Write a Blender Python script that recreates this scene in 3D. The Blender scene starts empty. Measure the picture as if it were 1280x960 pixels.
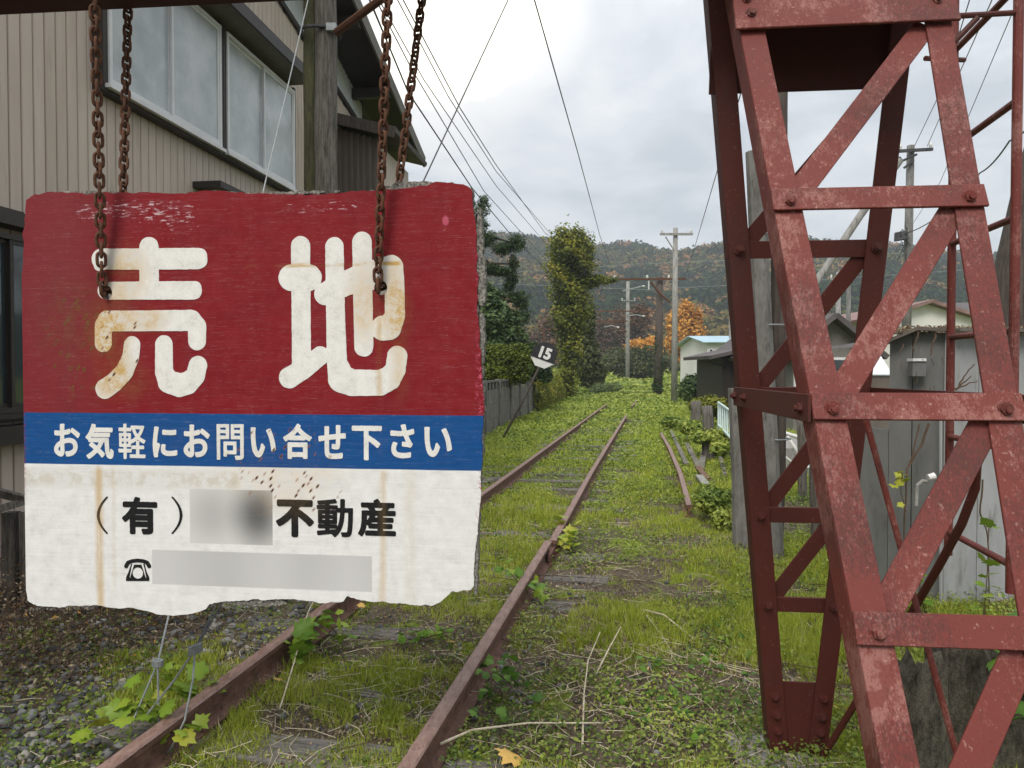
import bpy, math, random
import numpy as np
from mathutils import Vector, Matrix
R = math.radians
random.seed(7)
rng = np.random.default_rng(7)
S = bpy.context.scene
COL = S.collection

# ------------------------------------------------------------------ camera
F_PX = 900.0                      # focal length in pixels of a 1280 px wide picture
PITCH = math.atan(18 / F_PX)
CAMZ = 1.58
cam_d = bpy.data.cameras.new('camera')
cam = bpy.data.objects.new('camera', cam_d)
COL.objects.link(cam)
cam.location = (0, 0, CAMZ)
cam.rotation_euler = (R(90) - PITCH, 0, 0)
cam_d.sensor_width = 36
cam_d.lens = 36 * F_PX / 1280
cam_d.clip_start = 0.05
cam_d.clip_end = 6000
S.camera = cam

# ------------------------------------------------------------------ world and sun (overcast)
SUN_AZ, SUN_EL = R(-155), R(48)                # soft sun set behind left to brighten near faces, opposite the sky glow
W = bpy.data.worlds.new('World')
S.world = W
W.use_nodes = True
S.view_settings.view_transform = 'Standard'
S.view_settings.look = 'None'
S.view_settings.exposure = 0.90
S.view_settings.gamma = 1.0
S.cycles.max_bounces = 8
S.cycles.volume_bounces = 1
S.cycles.caustics_reflective = False
S.cycles.caustics_refractive = False


class X:
    """a float or vector socket with operators"""
    nt = None

    def __init__(s, k): s.k = k

    def _b(a, b, op):
        n = X.nt.nodes.new('ShaderNodeMath'); n.operation = op
        for i, v in enumerate((a, b)):
            if isinstance(v, X): X.nt.links.new(v.k, n.inputs[i])
            else: n.inputs[i].default_value = v
        return X(n.outputs[0])
    def __add__(a, b): return X._b(a, b, 'ADD')
    def __radd__(a, b): return X._b(b, a, 'ADD')
    def __sub__(a, b): return X._b(a, b, 'SUBTRACT')
    def __rsub__(a, b): return X._b(b, a, 'SUBTRACT')
    def __mul__(a, b): return X._b(a, b, 'MULTIPLY')
    def __rmul__(a, b): return X._b(b, a, 'MULTIPLY')
    def __truediv__(a, b): return X._b(a, b, 'DIVIDE')
    def __pow__(a, b): return X._b(a, b, 'POWER')


def xmax(a, b): return X._b(a, b, 'MAXIMUM')
def xmin(a, b): return X._b(a, b, 'MINIMUM')
def xabs(a): return X._b(a, 0.0, 'ABSOLUTE')
def xsqrt(a): return X._b(a, 0.0, 'SQRT')


def link(v, sock):
    if isinstance(v, X): X.nt.links.new(v.k, sock)
    elif isinstance(v, (tuple, list)) and len(v) == 3 and sock.type == 'RGBA': sock.default_value = (*v, 1)
    else: sock.default_value = v


def sst(x, lo, hi):
    n = X.nt.nodes.new('ShaderNodeMapRange'); n.interpolation_type = 'SMOOTHSTEP'
    link(x, n.inputs[0])
    if lo < hi:
        n.inputs[1].default_value, n.inputs[2].default_value = lo, hi
    else:
        n.inputs[1].default_value, n.inputs[2].default_value = hi, lo
        n.inputs[3].default_value, n.inputs[4].default_value = 1, 0
    return X(n.outputs[0])


def coords(kind='Object', scale=(1, 1, 1), rnd=False, loc=(0, 0, 0)):
    tc = X.nt.nodes.new('ShaderNodeTexCoord')
    mp = X.nt.nodes.new('ShaderNodeMapping')
    mp.inputs['Scale'].default_value = scale
    mp.inputs['Location'].default_value = loc
    src = tc.outputs[kind]
    if rnd:
        oi = X.nt.nodes.new('ShaderNodeObjectInfo')
        va = X.nt.nodes.new('ShaderNodeVectorMath'); va.operation = 'MULTIPLY_ADD'
        X.nt.links.new(oi.outputs['Random'], va.inputs[0]); va.inputs[1].default_value = (17, 23, 31)
        X.nt.links.new(src, va.inputs[2]); src = va.outputs[0]
    X.nt.links.new(src, mp.inputs[0])
    return X(mp.outputs[0])


def sep(v):
    n = X.nt.nodes.new('ShaderNodeSeparateXYZ'); link(v, n.inputs[0])
    return X(n.outputs[0]), X(n.outputs[1]), X(n.outputs[2])


def comb(a, b, c):
    n = X.nt.nodes.new('ShaderNodeCombineXYZ')
    for i, v in enumerate((a, b, c)): link(v, n.inputs[i])
    return X(n.outputs[0])


def noise(v, scale, detail=4, rough=0.55, dist=0.0):
    n = X.nt.nodes.new('ShaderNodeTexNoise')
    link(v, n.inputs['Vector']); n.inputs['Scale'].default_value = scale
    n.inputs['Detail'].default_value = detail; n.inputs['Roughness'].default_value = rough
    n.inputs['Distortion'].default_value = dist
    return X(n.outputs[0])


def voro(v, scale, feature='F1', out=0, rnd=1.0):
    n = X.nt.nodes.new('ShaderNodeTexVoronoi'); n.feature = feature
    link(v, n.inputs['Vector']); n.inputs['Scale'].default_value = scale
    n.inputs['Randomness'].default_value = rnd
    return X(n.outputs[out])


def mixc(f, a, b):
    n = X.nt.nodes.new('ShaderNodeMix'); n.data_type = 'RGBA'
    link(f, n.inputs[0]); link(a, n.inputs[6]); link(b, n.inputs[7])
    return X(n.outputs[2])


def ramp(f, *stops):
    n = X.nt.nodes.new('ShaderNodeValToRGB'); link(f, n.inputs[0])
    e = n.color_ramp.elements
    while len(e) < len(stops): e.new(0.5)
    for i, (p, c) in enumerate(stops):
        e[i].position = p; e[i].color = (*c, 1)
    return X(n.outputs[0])


def attr(name):
    n = X.nt.nodes.new('ShaderNodeAttribute'); n.attribute_name = name
    return X(n.outputs['Fac'])


def newmat(name):
    m = bpy.data.materials.new(name); m.use_nodes = True
    X.nt = m.node_tree; X.nt.nodes.clear()
    return m


def finish(color, rough=0.8, bump=None, bstr=0.3, bdist=0.01, metal=0.0, trans=0.0, spec=0.5):
    nt = X.nt
    o = nt.nodes.new('ShaderNodeOutputMaterial')
    p = nt.nodes.new('ShaderNodeBsdfPrincipled')
    link(color, p.inputs['Base Color']); link(rough, p.inputs['Roughness'])
    p.inputs['Metallic'].default_value = metal
    p.inputs['Specular IOR Level'].default_value = spec
    if bump is not None:
        b = nt.nodes.new('ShaderNodeBump'); link(bump, b.inputs['Height'])
        b.inputs['Strength'].default_value = bstr; b.inputs['Distance'].default_value = bdist
        nt.links.new(b.outputs[0], p.inputs['Normal'])
    out = p.outputs[0]
    if trans > 0:
        t = nt.nodes.new('ShaderNodeBsdfTranslucent'); link(color, t.inputs[0])
        mx = nt.nodes.new('ShaderNodeMixShader'); mx.inputs[0].default_value = trans
        nt.links.new(out, mx.inputs[1]); nt.links.new(t.outputs[0], mx.inputs[2]); out = mx.outputs[0]
    nt.links.new(out, o.inputs[0])


# --- sky: overcast cloud deck over a Nishita sky
X.nt = W.node_tree
X.nt.nodes.clear()
wo = X.nt.nodes.new('ShaderNodeOutputWorld')
st = X.nt.nodes.new('ShaderNodeTexSky'); st.sky_type = 'NISHITA'; st.sun_disc = False
st.sun_elevation = SUN_EL; st.sun_rotation = SUN_AZ
bg1 = X.nt.nodes.new('ShaderNodeBackground'); X.nt.links.new(st.outputs[0], bg1.inputs[0]); bg1.inputs[1].default_value = 0.10
v = coords('Generated')
dx, dy, dz = sep(v)
up = xmax(dz, 0.0)
proj = comb(dx / (up + 0.22), dy / (up + 0.22), 0.0)        # cloud layer seen from below
n1 = noise(proj, 1.1, 6, 0.55, 0.5)
n2 = noise(proj, 3.4, 5, 0.6, 0.6)
GAZ, GEL = R(-4.2), R(26)                                   # thinner, brighter cloud ahead
bx, by, bz = math.sin(GAZ) * math.cos(GEL), math.cos(GAZ) * math.cos(GEL), math.sin(GEL)
sx, sy, sz = math.sin(SUN_AZ) * math.cos(SUN_EL), math.cos(SUN_AZ) * math.cos(SUN_EL), math.sin(SUN_EL)
cosang = dx * bx + dy * by + dz * bz
glow = sst(cosang, 0.985, 1.0) * 0.65 
tone = n1 * 0.85 + n2 * 0.45 - 0.175 + glow * 0.6
ccol = ramp(tone, (0.34, (0.50, 0.525, 0.555)), (0.46, (0.64, 0.655, 0.675)), (0.57, (0.76, 0.76, 0.755)), (0.70, (0.82, 0.81, 0.785)), (0.84, (1.5, 1.42, 1.22)))
bg2 = X.nt.nodes.new('ShaderNodeBackground'); link(ccol, bg2.inputs[0])
link((up * 2.0 + 1.0) * 0.43, bg2.inputs[1])                # overcast sky: three times brighter overhead than at the horizon
mxs = X.nt.nodes.new('ShaderNodeMixShader'); mxs.inputs[0].default_value = 0.90
X.nt.links.new(bg1.outputs[0], mxs.inputs[1]); X.nt.links.new(bg2.outputs[0], mxs.inputs[2])
X.nt.links.new(mxs.outputs[0], wo.inputs[0])

sun_d = bpy.data.lights.new('sun', 'SUN'); sun_d.energy = 1.5; sun_d.angle = R(24); sun_d.color = (1, 0.93, 0.83)
sun = bpy.data.objects.new('sun', sun_d); COL.objects.link(sun)
sun.rotation_euler = Vector((-sx, -sy, -sz)).to_track_quat('-Z', 'Y').to_euler()

# ------------------------------------------------------------------ helpers
_cp, _sp = math.cos(PITCH), math.sin(PITCH)


def at(px, py, Y):
    """world point at depth Y that was measured at pixel px, py of the 1280x960 photograph"""
    xc, yc = (px - 640) / F_PX, (480 - py) / F_PX
    d = Vector((xc, _cp + yc * _sp, -_sp + yc * _cp))
    d *= Y / d.y
    return Vector((d.x, d.y, CAMZ + d.z))


def tag(o, label=None, cat=None, group=None, kind=None):
    if label: o['label'] = label
    if cat: o['category'] = cat
    if group: o['group'] = group
    if kind: o['kind'] = kind
    return o


def empty(name, loc=(0, 0, 0), rz=0.0, label=None, cat=None, group=None):
    o = bpy.data.objects.new(name, None); COL.objects.link(o)
    o.empty_display_size = 0.2
    o.location = loc; o.rotation_euler = (0, 0, rz)
    return tag(o, label, cat, group)


def put(name, me, parent=None, mat=None):
    o = bpy.data.objects.new(name, me); COL.objects.link(o)
    if parent is not None: o.parent = parent
    if mat is not None:
        if len(me.materials) == 0: me.materials.append(mat)
    return o


class MB:
    def __init__(s): s.v = []; s.f = []

    def add(s, vs, fs):
        b = len(s.v); s.v += [tuple(q) for q in vs]; s.f += [tuple(i + b for i in f) for f in fs]

    def box(s, x0, x1, y0, y1, z0, z1, M=None):
        vs = [Vector((x, y, z)) for z in (z0, z1) for x, y in ((x0, y0), (x1, y0), (x1, y1), (x0, y1))]
        if M is not None: vs = [M @ q for q in vs]
        s.add(vs, [(3, 2, 1, 0), (4, 5, 6, 7), (0, 1, 5, 4), (1, 2, 6, 5), (2, 3, 7, 6), (3, 0, 4, 7)])
        return s

    def bar(s, P, Q, w, t, n=(0, -1, 0), off=0.0):
        """flat bar from P to Q, w wide in the plane whose normal is n, t thick; off shifts it along n"""
        P, Q, n = Vector(P), Vector(Q), Vector(n)
        a = (Q - P); L = a.length; a.normalize()
        n = (n - a * n.dot(a)).normalized(); b = a.cross(n)
        M = Matrix((( *b, 0), (*a, 0), (*n, 0), (0, 0, 0, 1))).transposed()
        M.translation = P + n * off
        return s.box(-w / 2, w / 2, 0, L, -t / 2, t / 2, M)

    def tube(s, pts, r, n=8, cap=True, r2=None, squash=1.0):
        pts = [Vector(p) for p in pts]
        k = len(pts)
        rad = r if isinstance(r, (list, tuple)) else [r + ((r2 if r2 is not None else r) - r) * i / max(1, k - 1) for i in range(k)]
        rings = []
        t0 = (pts[1] - pts[0]).normalized()
        ref = Vector((0, 0, 1)) if abs(t0.z) < 0.9 else Vector((1, 0, 0))
        b = (ref - t0 * ref.dot(t0)).normalized()
        for i, p in enumerate(pts):
            t = (pts[min(k - 1, i + 1)] - pts[max(0, i - 1)]).normalized()
            b = (b - t * b.dot(t)).normalized(); c = t.cross(b)
            rings.append([p + b * math.cos(2 * math.pi * j / n) * rad[i] + c * math.sin(2 * math.pi * j / n) * rad[i] * squash for j in range(n)])
        vs = [q for rg in rings for q in rg]; fs = []
        for i in range(k - 1):
            for j in range(n):
                fs.append((i * n + j, i * n + (j + 1) % n, (i + 1) * n + (j + 1) % n, (i + 1) * n + j))
        if cap:
            fs.append(tuple(range(n - 1, -1, -1))); fs.append(tuple((k - 1) * n + j for j in range(n)))
        s.add(vs, fs)
        return s

    def prism(s, poly, z0, z1, M=None):
        """polygon (x,y list) extruded from z0 to z1"""
        n = len(poly)
        vs = [Vector((x, y, z)) for z in (z0, z1) for x, y in poly]
        if M is not None: vs = [M @ q for q in vs]
        fs = [tuple(range(n - 1, -1, -1)), tuple(range(n, 2 * n))]
        fs += [(i, (i + 1) % n, n + (i + 1) % n, n + i) for i in range(n)]
        s.add(vs, fs)
        return s

    def mesh(s, name, mat=None, smooth=False):
        me = bpy.data.meshes.new(name); me.from_pydata(s.v, [], s.f); me.update()
        if mat: me.materials.append(mat)
        if smooth:
            me.polygons.foreach_set('use_smooth', [True] * len(me.polygons))
        return me

    def build(s, name, mat, parent=None, smooth=False):
        return put(name, s.mesh(name, mat, smooth), parent)


def bevel(o, w, seg=2):
    m = o.modifiers.new('bevel', 'BEVEL'); m.width = w; m.segments = seg; m.limit_method = 'ANGLE'
    return o


def mesh_np(name, V, F, mat, tint=None, smooth=False):
    """V (n,3) array, F (m,k) array"""
    me = bpy.data.meshes.new(name)
    n, (m, k) = len(V), F.shape
    me.vertices.add(n); me.vertices.foreach_set('co', np.ascontiguousarray(V, dtype=np.float32).ravel())
    me.loops.add(m * k); me.loops.foreach_set('vertex_index', np.ascontiguousarray(F, dtype=np.int32).ravel())
    me.polygons.add(m)
    me.polygons.foreach_set('loop_start', np.arange(0, m * k, k, dtype=np.int32))
    me.polygons.foreach_set('loop_total', np.full(m, k, dtype=np.int32))
    if smooth: me.polygons.foreach_set('use_smooth', np.ones(m, dtype=bool))
    if tint is not None:
        a = me.attributes.new('tint', 'FLOAT', 'POINT'); a.data.foreach_set('value', np.ascontiguousarray(tint, dtype=np.float32))
    me.update(calc_edges=True)
    me.materials.append(mat)
    return me


def vn(x, y, s, seed=0):
    """value noise in 0..1, cell size s"""
    x = np.asarray(x, float) / s; y = np.asarray(y, float) / s
    xi = np.floor(x).astype(np.int64); yi = np.floor(y).astype(np.int64)
    fx = x - xi; fy = y - yi
    fx = fx * fx * (3 - 2 * fx); fy = fy * fy * (3 - 2 * fy)

    def h(a, b):
        k = (a * 374761393 + b * 668265263 + seed * 974711) & 0xffffffff
        k = ((k ^ (k >> 13)) * 1274126177) & 0xffffffff
        return ((k ^ (k >> 16)) & 0xffff) / 65535.0
    return (h(xi, yi) * (1 - fx) + h(xi + 1, yi) * fx) * (1 - fy) + (h(xi, yi + 1) * (1 - fx) + h(xi + 1, yi + 1) * fx) * fy


def fbm(x, y, s, seed=0, o=3):
    t = 0; a = 0.5; tot = 0
    for i in range(o):
        t = t + a * vn(x, y, s / 2 ** i, seed + i * 7); tot += a; a *= 0.5
    return t / tot


def leaf_mesh(name, P, size, tint, mat, up=0.3, aspect=0.6, fold=0.15, face=None):
    """a cloud of small four-cornered leaves"""
    n = len(P)
    size = np.broadcast_to(size, (n,))
    a = rng.normal(size=(n, 3)); a[:, 2] *= 0.6; a /= np.linalg.norm(a, axis=1)[:, None]
    nn = rng.normal(size=(n, 3)); nn[:, 2] += up * 4
    if face is not None: nn = nn * 0.55 + face * 1.6
    nn -= a * (nn * a).sum(1)[:, None]; nn /= np.linalg.norm(nn, axis=1)[:, None]
    b = np.cross(a, nn)
    L = size[:, None]
    V = np.empty((n, 4, 3))
    V[:, 0] = P - a * L / 2
    V[:, 1] = P + b * L * aspect / 2 + nn * L * fold
    V[:, 2] = P + a * L / 2
    V[:, 3] = P - b * L * aspect / 2 + nn * L * fold
    F = np.arange(n * 4).reshape(n, 4)
    return mesh_np(name, V.reshape(-1, 3), F, mat, np.repeat(tint, 4))


def shell(blobs, n, inner=0.55, bump=0.35, seed=3):
    """points through the outer volume of ellipsoid blobs [(x,y,z,rx,ry,rz)], uneven outline; returns points and clump value"""
    B = np.array(blobs, float)
    w = (B[:, 3] * B[:, 4] + B[:, 3] * B[:, 5] + B[:, 4] * B[:, 5]); w /= w.sum()
    i = rng.choice(len(B), n, p=w)
    d = rng.normal(size=(n, 3)); d /= np.linalg.norm(d, axis=1)[:, None]
    r = inner + (1 - inner) * rng.random(n) ** 0.6
    az = np.arctan2(d[:, 1], d[:, 0])
    nb = fbm(az * 2 + i * 9.1, d[:, 2] * 3 + i * 3.3, 0.8, seed)
    r = r * (1 + bump * (nb - 0.5) * 2)
    r = r * (1 + 0.30 * bump * rng.random(n) ** 5 * 2)
    P = B[i, :3] + d * B[i, 3:] * r[:, None]
    shell.dir = d
    return P, nb


# ------------------------------------------------------------------ materials
def m_plain(name, c1, c2, scale=4, rough=0.8, bstr=0.3, bdist=0.004, stretch=(1, 1, 1), c3=None, detail=6, metal=0.0, rnd=True, spec=0.4):
    m = newmat(name)
    v = coords('Object', stretch, rnd)
    f = noise(v, scale, detail, 0.65)
    f2 = noise(v, scale * 6.3, 4, 0.6)
    c = ramp(f * 0.7 + f2 * 0.3, (0.35, c1), (0.62, c2))
    if c3 is not None:
        c = mixc(sst(noise(v, scale * 2.2, 5, 0.7), 0.55, 0.7), c, c3)
    finish(c, rough, f2 * 0.6 + f * 0.4, bstr, bdist, metal, spec=spec)
    return m


def m_leaf(name, *cols, trans=0.3, rough=0.5, spec=0.3):
    m = newmat(name)
    k = len(cols)
    t = attr('tint')
    c = ramp(t, *[(i / (k - 1) if k > 1 else 0.5, q) for i, q in enumerate(cols)])
    finish(c, rough, trans=trans, spec=spec)
    return m


def m_redpaint(name, chalk=0.6, base=(0.255, 0.040, 0.034), pale=(0.42, 0.165, 0.155), dirt=0.5):
    m = newmat(name)
    v = coords('Object', (1, 1, 1), True)
    v2 = coords('Object', (1, 1, 0.35), True)
    big = noise(v, 3.2, 3, 0.5)
    mid = noise(v2, 75, 6, 0.75)
    fine = noise(v2, 260, 4, 0.75)
    speck = noise(v, 75, 3, 0.6)
    chalky = sst(mid * 0.5 + fine * 0.5 + (noise(v, 4.5, 5, 0.7) - 0.5) * 0.9 + 0.26, 0.98 - chalk * 0.36, 1.10 - chalk * 0.3)
    fresh = sst(noise(v, 7, 5, 0.6), 0.60, 0.64)              # repainted patches
    c = mixc(chalky * (1 - fresh * 0.8) * 0.8, base, pale)
    c = mixc(sst(speck, 0.64, 0.70) * 0.5 * chalk, c, (0.62, 0.42, 0.36))
    c = mixc(sst(noise(v2, 190, 6, 0.8) * 0.65 + big * 0.5, 0.57, 0.72) * dirt, c, (0.055, 0.022, 0.022))
    runs = noise(coords('Object', (1, 1, 0.05), True), 70, 4, 0.6)
    c = mixc(sst(runs * 0.8 + big * 0.35, 0.62, 0.72) * 0.45, c, (0.085, 0.030, 0.020))
    finish(c, 0.62, fine * 0.7 + mid, 0.35, 0.002, spec=0.3)
    return m


M = {}
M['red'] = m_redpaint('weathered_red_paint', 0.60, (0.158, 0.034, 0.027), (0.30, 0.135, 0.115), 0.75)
M['red_in'] = m_redpaint('unchalked_shaded_red_paint', 0.2, (0.088, 0.020, 0.015), (0.15, 0.05, 0.04), 0.9)  # inner paint: less chalked, with the rear frame's shade darkened into its colour
M['red_dark'] = m_redpaint('shaded_red_paint', 0.0, (0.06, 0.013, 0.011), (0.08, 0.02, 0.02), 0.6)  # red paint with the shade under beam and head plate put into its colour
M['rust'] = m_plain('rusty_iron', (0.045, 0.017, 0.010), (0.13, 0.055, 0.028), 60, 0.85, 0.8, 0.002, c3=(0.20, 0.085, 0.035), rnd=True)
M['rail'] = m_plain('rusty_rail', (0.085, 0.042, 0.030), (0.20, 0.105, 0.078), 24, 0.8, 0.9, 0.004, (1, 0.5, 1), c3=(0.05, 0.026, 0.020))
M['rail_top'] = m_plain('rusty_rail_head', (0.16, 0.088, 0.068), (0.30, 0.20, 0.17), 26, 0.5, 0.6, 0.002, (1, 0.4, 1), c3=(0.11, 0.06, 0.047))
M['oldwood'] = m_plain('weathered_wood', (0.045, 0.038, 0.030), (0.20, 0.185, 0.165), 5, 0.9, 1.0, 0.012, (9, 9, 0.8), c3=(0.03, 0.026, 0.022))
M['mosswood'] = m_plain('mossy_wood', (0.030, 0.032, 0.016), (0.105, 0.105, 0.05), 4, 0.9, 0.9, 0.01, (7, 7, 0.9), c3=(0.03, 0.025, 0.018))
M['sleeper'] = m_plain('sleeper_wood', (0.07, 0.06, 0.052), (0.27, 0.25, 0.225), 6, 0.95, 1.0, 0.01, (0.7, 9, 9), c3=(0.035, 0.03, 0.026))
M['concrete'] = m_plain('old_concrete', (0.17, 0.165, 0.155), (0.34, 0.335, 0.32), 4, 0.9, 0.5, 0.004, (2.5, 2.5, 0.7), c3=(0.09, 0.09, 0.08))
M['polewood'] = m_plain('dark_pole_wood', (0.035, 0.028, 0.024), (0.11, 0.09, 0.078), 5, 0.9, 0.8, 0.008, (8, 8, 0.7))
M['siding'] = m_plain('beige_siding', (0.46, 0.385, 0.32), (0.56, 0.48, 0.41), 1.6, 0.55, 0.05, 0.001, (2, 2, 0.25), c3=(0.40, 0.335, 0.275))
M['siding_pale'] = m_plain('pale_siding', (0.62, 0.66, 0.70), (0.70, 0.74, 0.78), 1.2, 0.5, 0.05, 0.001, (1, 1, 0.2))
M['siding_brown'] = m_plain('brown_siding', (0.095, 0.08, 0.068), (0.15, 0.13, 0.11), 2, 0.6, 0.05, 0.001, (1, 1, 0.2))
M['trim'] = m_plain('dark_brown_trim', (0.022, 0.018, 0.016), (0.04, 0.032, 0.028), 3, 0.5, 0.1, 0.001)
M['soffit'] = m_plain('soffit_grey', (0.13, 0.12, 0.11), (0.19, 0.18, 0.165), 3, 0.8, 0.1, 0.001)
M['alu'] = m_plain('white_aluminium', (0.60, 0.61, 0.62), (0.72, 0.73, 0.74), 3, 0.4, 0.02, 0.001)
M['wire'] = m_plain('dark_cable', (0.03, 0.03, 0.035), (0.06, 0.06, 0.065), 3, 0.6, 0.1, 0.001)
M['wire_grey'] = m_plain('galvanised_wire', (0.20, 0.22, 0.23), (0.34, 0.36, 0.37), 20, 0.5, 0.3, 0.001, metal=0.3)
M['black'] = m_plain('black_paint', (0.010, 0.010, 0.012), (0.025, 0.025, 0.03), 20, 0.6, 0.1, 0.001)
M['white'] = m_plain('white_paint', (0.62, 0.62, 0.62), (0.75, 0.75, 0.74), 8, 0.6, 0.1, 0.001)
M['greywall'] = m_plain('grey_shed_wall', (0.115, 0.118, 0.115), (0.155, 0.158, 0.155), 3.0, 0.8, 0.3, 0.003, (1.5, 1.5, 0.4), c3=(0.098, 0.096, 0.09))
M['litwall'] = m_plain('lit_shed_wall', (0.25, 0.255, 0.26), (0.34, 0.35, 0.36), 3.0, 0.8, 0.3, 0.003, (1.5, 1.5, 0.35), c3=(0.19, 0.185, 0.18))  # shed wall colour lightened to paint in the light on its right face
M['darkconc'] = m_plain('darkened_concrete', (0.085, 0.083, 0.078), (0.20, 0.195, 0.185), 4, 0.9, 0.6, 0.005, (2.5, 2.5, 0.7), c3=(0.05, 0.05, 0.045))
M['bark'] = m_plain('bark', (0.025, 0.02, 0.015), (0.08, 0.065, 0.05), 6, 0.95, 1.0, 0.02, (6, 6, 1))
M['stone'] = m_plain('grey_ballast', (0.11, 0.115, 0.12), (0.33, 0.33, 0.325), 1.5, 0.85, 0.4, 0.003, rnd=False)
M['insul'] = m_plain('white_porcelain', (0.5, 0.51, 0.52), (0.62, 0.62, 0.62), 3, 0.2, 0.0, 0.001)
M['houseWhite'] = m_plain('white_house_wall', (0.62, 0.61, 0.58), (0.74, 0.73, 0.70), 0.8, 0.8, 0.1, 0.002)
M['roofblue'] = m_plain('pale_blue_roof', (0.30, 0.46, 0.56), (0.40, 0.56, 0.64), 1.0, 0.4, 0.1, 0.001)
M['rooftile'] = m_plain('dark_roof_tile', (0.055, 0.05, 0.05), (0.12, 0.10, 0.10), 3, 0.7, 0.4, 0.01)
M['roofred'] = m_plain('reddish_roof_tile', (0.16, 0.09, 0.08), (0.28, 0.18, 0.165), 3, 0.7, 0.4, 0.01)
M['paleguard'] = m_plain('pale_green_rail_paint', (0.45, 0.60, 0.57), (0.6, 0.72, 0.69), 3, 0.5, 0.1, 0.001)
M['straw'] = m_plain('dry_straw', (0.38, 0.31, 0.20), (0.66, 0.60, 0.46), 20, 0.85, 0.2, 0.001)
M['twig'] = m_plain('brown_twig', (0.055, 0.032, 0.022), (0.13, 0.085, 0.055), 12, 0.9, 0.2, 0.001)

m = newmat('frosted_glass')
v = coords('Object')
g = noise(v, 300, 2, 0.5)
x_, y_, z_ = sep(v)
c = mixc(sst(noise(coords('Object', (1, 1.5, 1.5)), 1.3, 5, 0.6), 0.40, 0.65), (0.36, 0.40, 0.415), (0.52, 0.55, 0.565))
finish(c, 0.16, g, 0.35, 0.0015, spec=0.9)
M['glass'] = m
m = newmat('clear_dark_glass')
finish((0.025, 0.035, 0.04), 0.06, noise(coords('Object'), 4, 2), 0.05, 0.01, spec=0.9)
M['darkglass'] = m
M['curtain'] = m_plain('grey_curtain', (0.14, 0.15, 0.15), (0.4, 0.42, 0.42), 6, 0.8, 0.2, 0.01)

M['grass'] = m_leaf('grass_blades', (0.10, 0.15, 0.016), (0.27, 0.34, 0.03), (0.45, 0.51, 0.07), (0.62, 0.57, 0.27), trans=0.35)
M['weed'] = m_leaf('weed_leaves', (0.035, 0.085, 0.022), (0.13, 0.20, 0.035), (0.31, 0.38, 0.065), (0.54, 0.54, 0.15), trans=0.3)
M['litter'] = m_leaf('fallen_leaf_litter', (0.09, 0.055, 0.035), (0.21, 0.15, 0.095), (0.42, 0.35, 0.24), (0.52, 0.28, 0.06), trans=0.1, rough=0.8)
M['creeper'] = m_leaf('creeper_leaves', (0.035, 0.055, 0.008), (0.13, 0.155, 0.018), (0.26, 0.27, 0.035), (0.42, 0.34, 0.06), trans=0.3)
M['evergreen'] = m_leaf('evergreen_leaves', (0.012, 0.026, 0.010), (0.04, 0.075, 0.025), (0.10, 0.155, 0.05), (0.22, 0.27, 0.10), trans=0.15, rough=0.35)
M['needles'] = m_leaf('pine_needles', (0.012, 0.024, 0.010), (0.04, 0.075, 0.02), (0.09, 0.15, 0.04), trans=0.1)
M['hedge'] = m_leaf('hedge_leaves', (0.03, 0.055, 0.008), (0.11, 0.15, 0.018), (0.24, 0.28, 0.04), trans=0.25)
M['orange'] = m_leaf('orange_leaves', (0.26, 0.10, 0.02), (0.55, 0.25, 0.035), (0.78, 0.45, 0.09), trans=0.3)
M['brownleaf'] = m_leaf('brown_leaves', (0.055, 0.04, 0.03), (0.13, 0.075, 0.05), (0.22, 0.12, 0.065), trans=0.2)
M['bushgreen'] = m_leaf('olive_bush_leaves', (0.03, 0.045, 0.014), (0.075, 0.095, 0.03), (0.14, 0.155, 0.05), trans=0.2)
M['hilltrees'] = m_leaf('hillside_leaves', (0.014, 0.028, 0.010), (0.040, 0.060, 0.018), (0.10, 0.10, 0.028), (0.17, 0.11, 0.038), (0.26, 0.13, 0.05), trans=0.1, rough=0.9, spec=0.0)
M['vineleaf'] = m_leaf('broad_vine_leaves', (0.045, 0.12, 0.018), (0.12, 0.24, 0.025), (0.26, 0.38, 0.04), (0.45, 0.44, 0.06), trans=0.3, rough=0.4)

# ground
m = newmat('overgrown_ground')
v = coords('Object')
gx, gy, gz = sep(v)
nA = noise(v, 1.1, 5, 0.6); nB = noise(v, 7, 6, 0.7); nC = noise(v, 45, 6, 0.7)
vd = voro(v, 38); vcol = voro(v, 38, out=1)
dirt = ramp(nC * 0.6 + nB * 0.4, (0.32, (0.045, 0.034, 0.024)), (0.5, (0.125, 0.10, 0.072)), (0.68, (0.25, 0.215, 0.165)))
cs = X.nt.nodes.new('ShaderNodeSeparateColor'); link(vcol, cs.inputs[0])
peb = mixc(sst(vd, 0.35, 0.75), ramp(X(cs.outputs[0]), (0.0, (0.10, 0.10, 0.10)), (1.0, (0.30, 0.30, 0.295))), (0.035, 0.028, 0.022))
c = mixc(sst(nA * 0.6 + nB * 0.4, 0.56, 0.66), dirt, peb)
green = ramp(nB * 0.5 + nC * 0.5, (0.3, (0.06, 0.09, 0.012)), (0.5, (0.16, 0.21, 0.025)), (0.7, (0.29, 0.33, 0.06)))
far = sst(gy, 5.0, 24.0)
c = mixc(xmin(sst(noise(v, 2.3, 5, 0.65) + far * 0.32, 0.50, 0.62), 1.0), c, green)
finish(c, 0.95, nC * 0.7 + (1 - vd) * 0.5 + nB, 0.9, 0.02, spec=0.15)
M['ground'] = m


# --- painted sign: all stains are laid out in the board's own metres
SG_YAW = R(-6.6)
SG_O = at(315, 495, 2.42)
_su = Vector((math.cos(SG_YAW), math.sin(SG_YAW), 0)); _sn = Vector((math.sin(-SG_YAW), math.cos(SG_YAW), 0))


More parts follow.
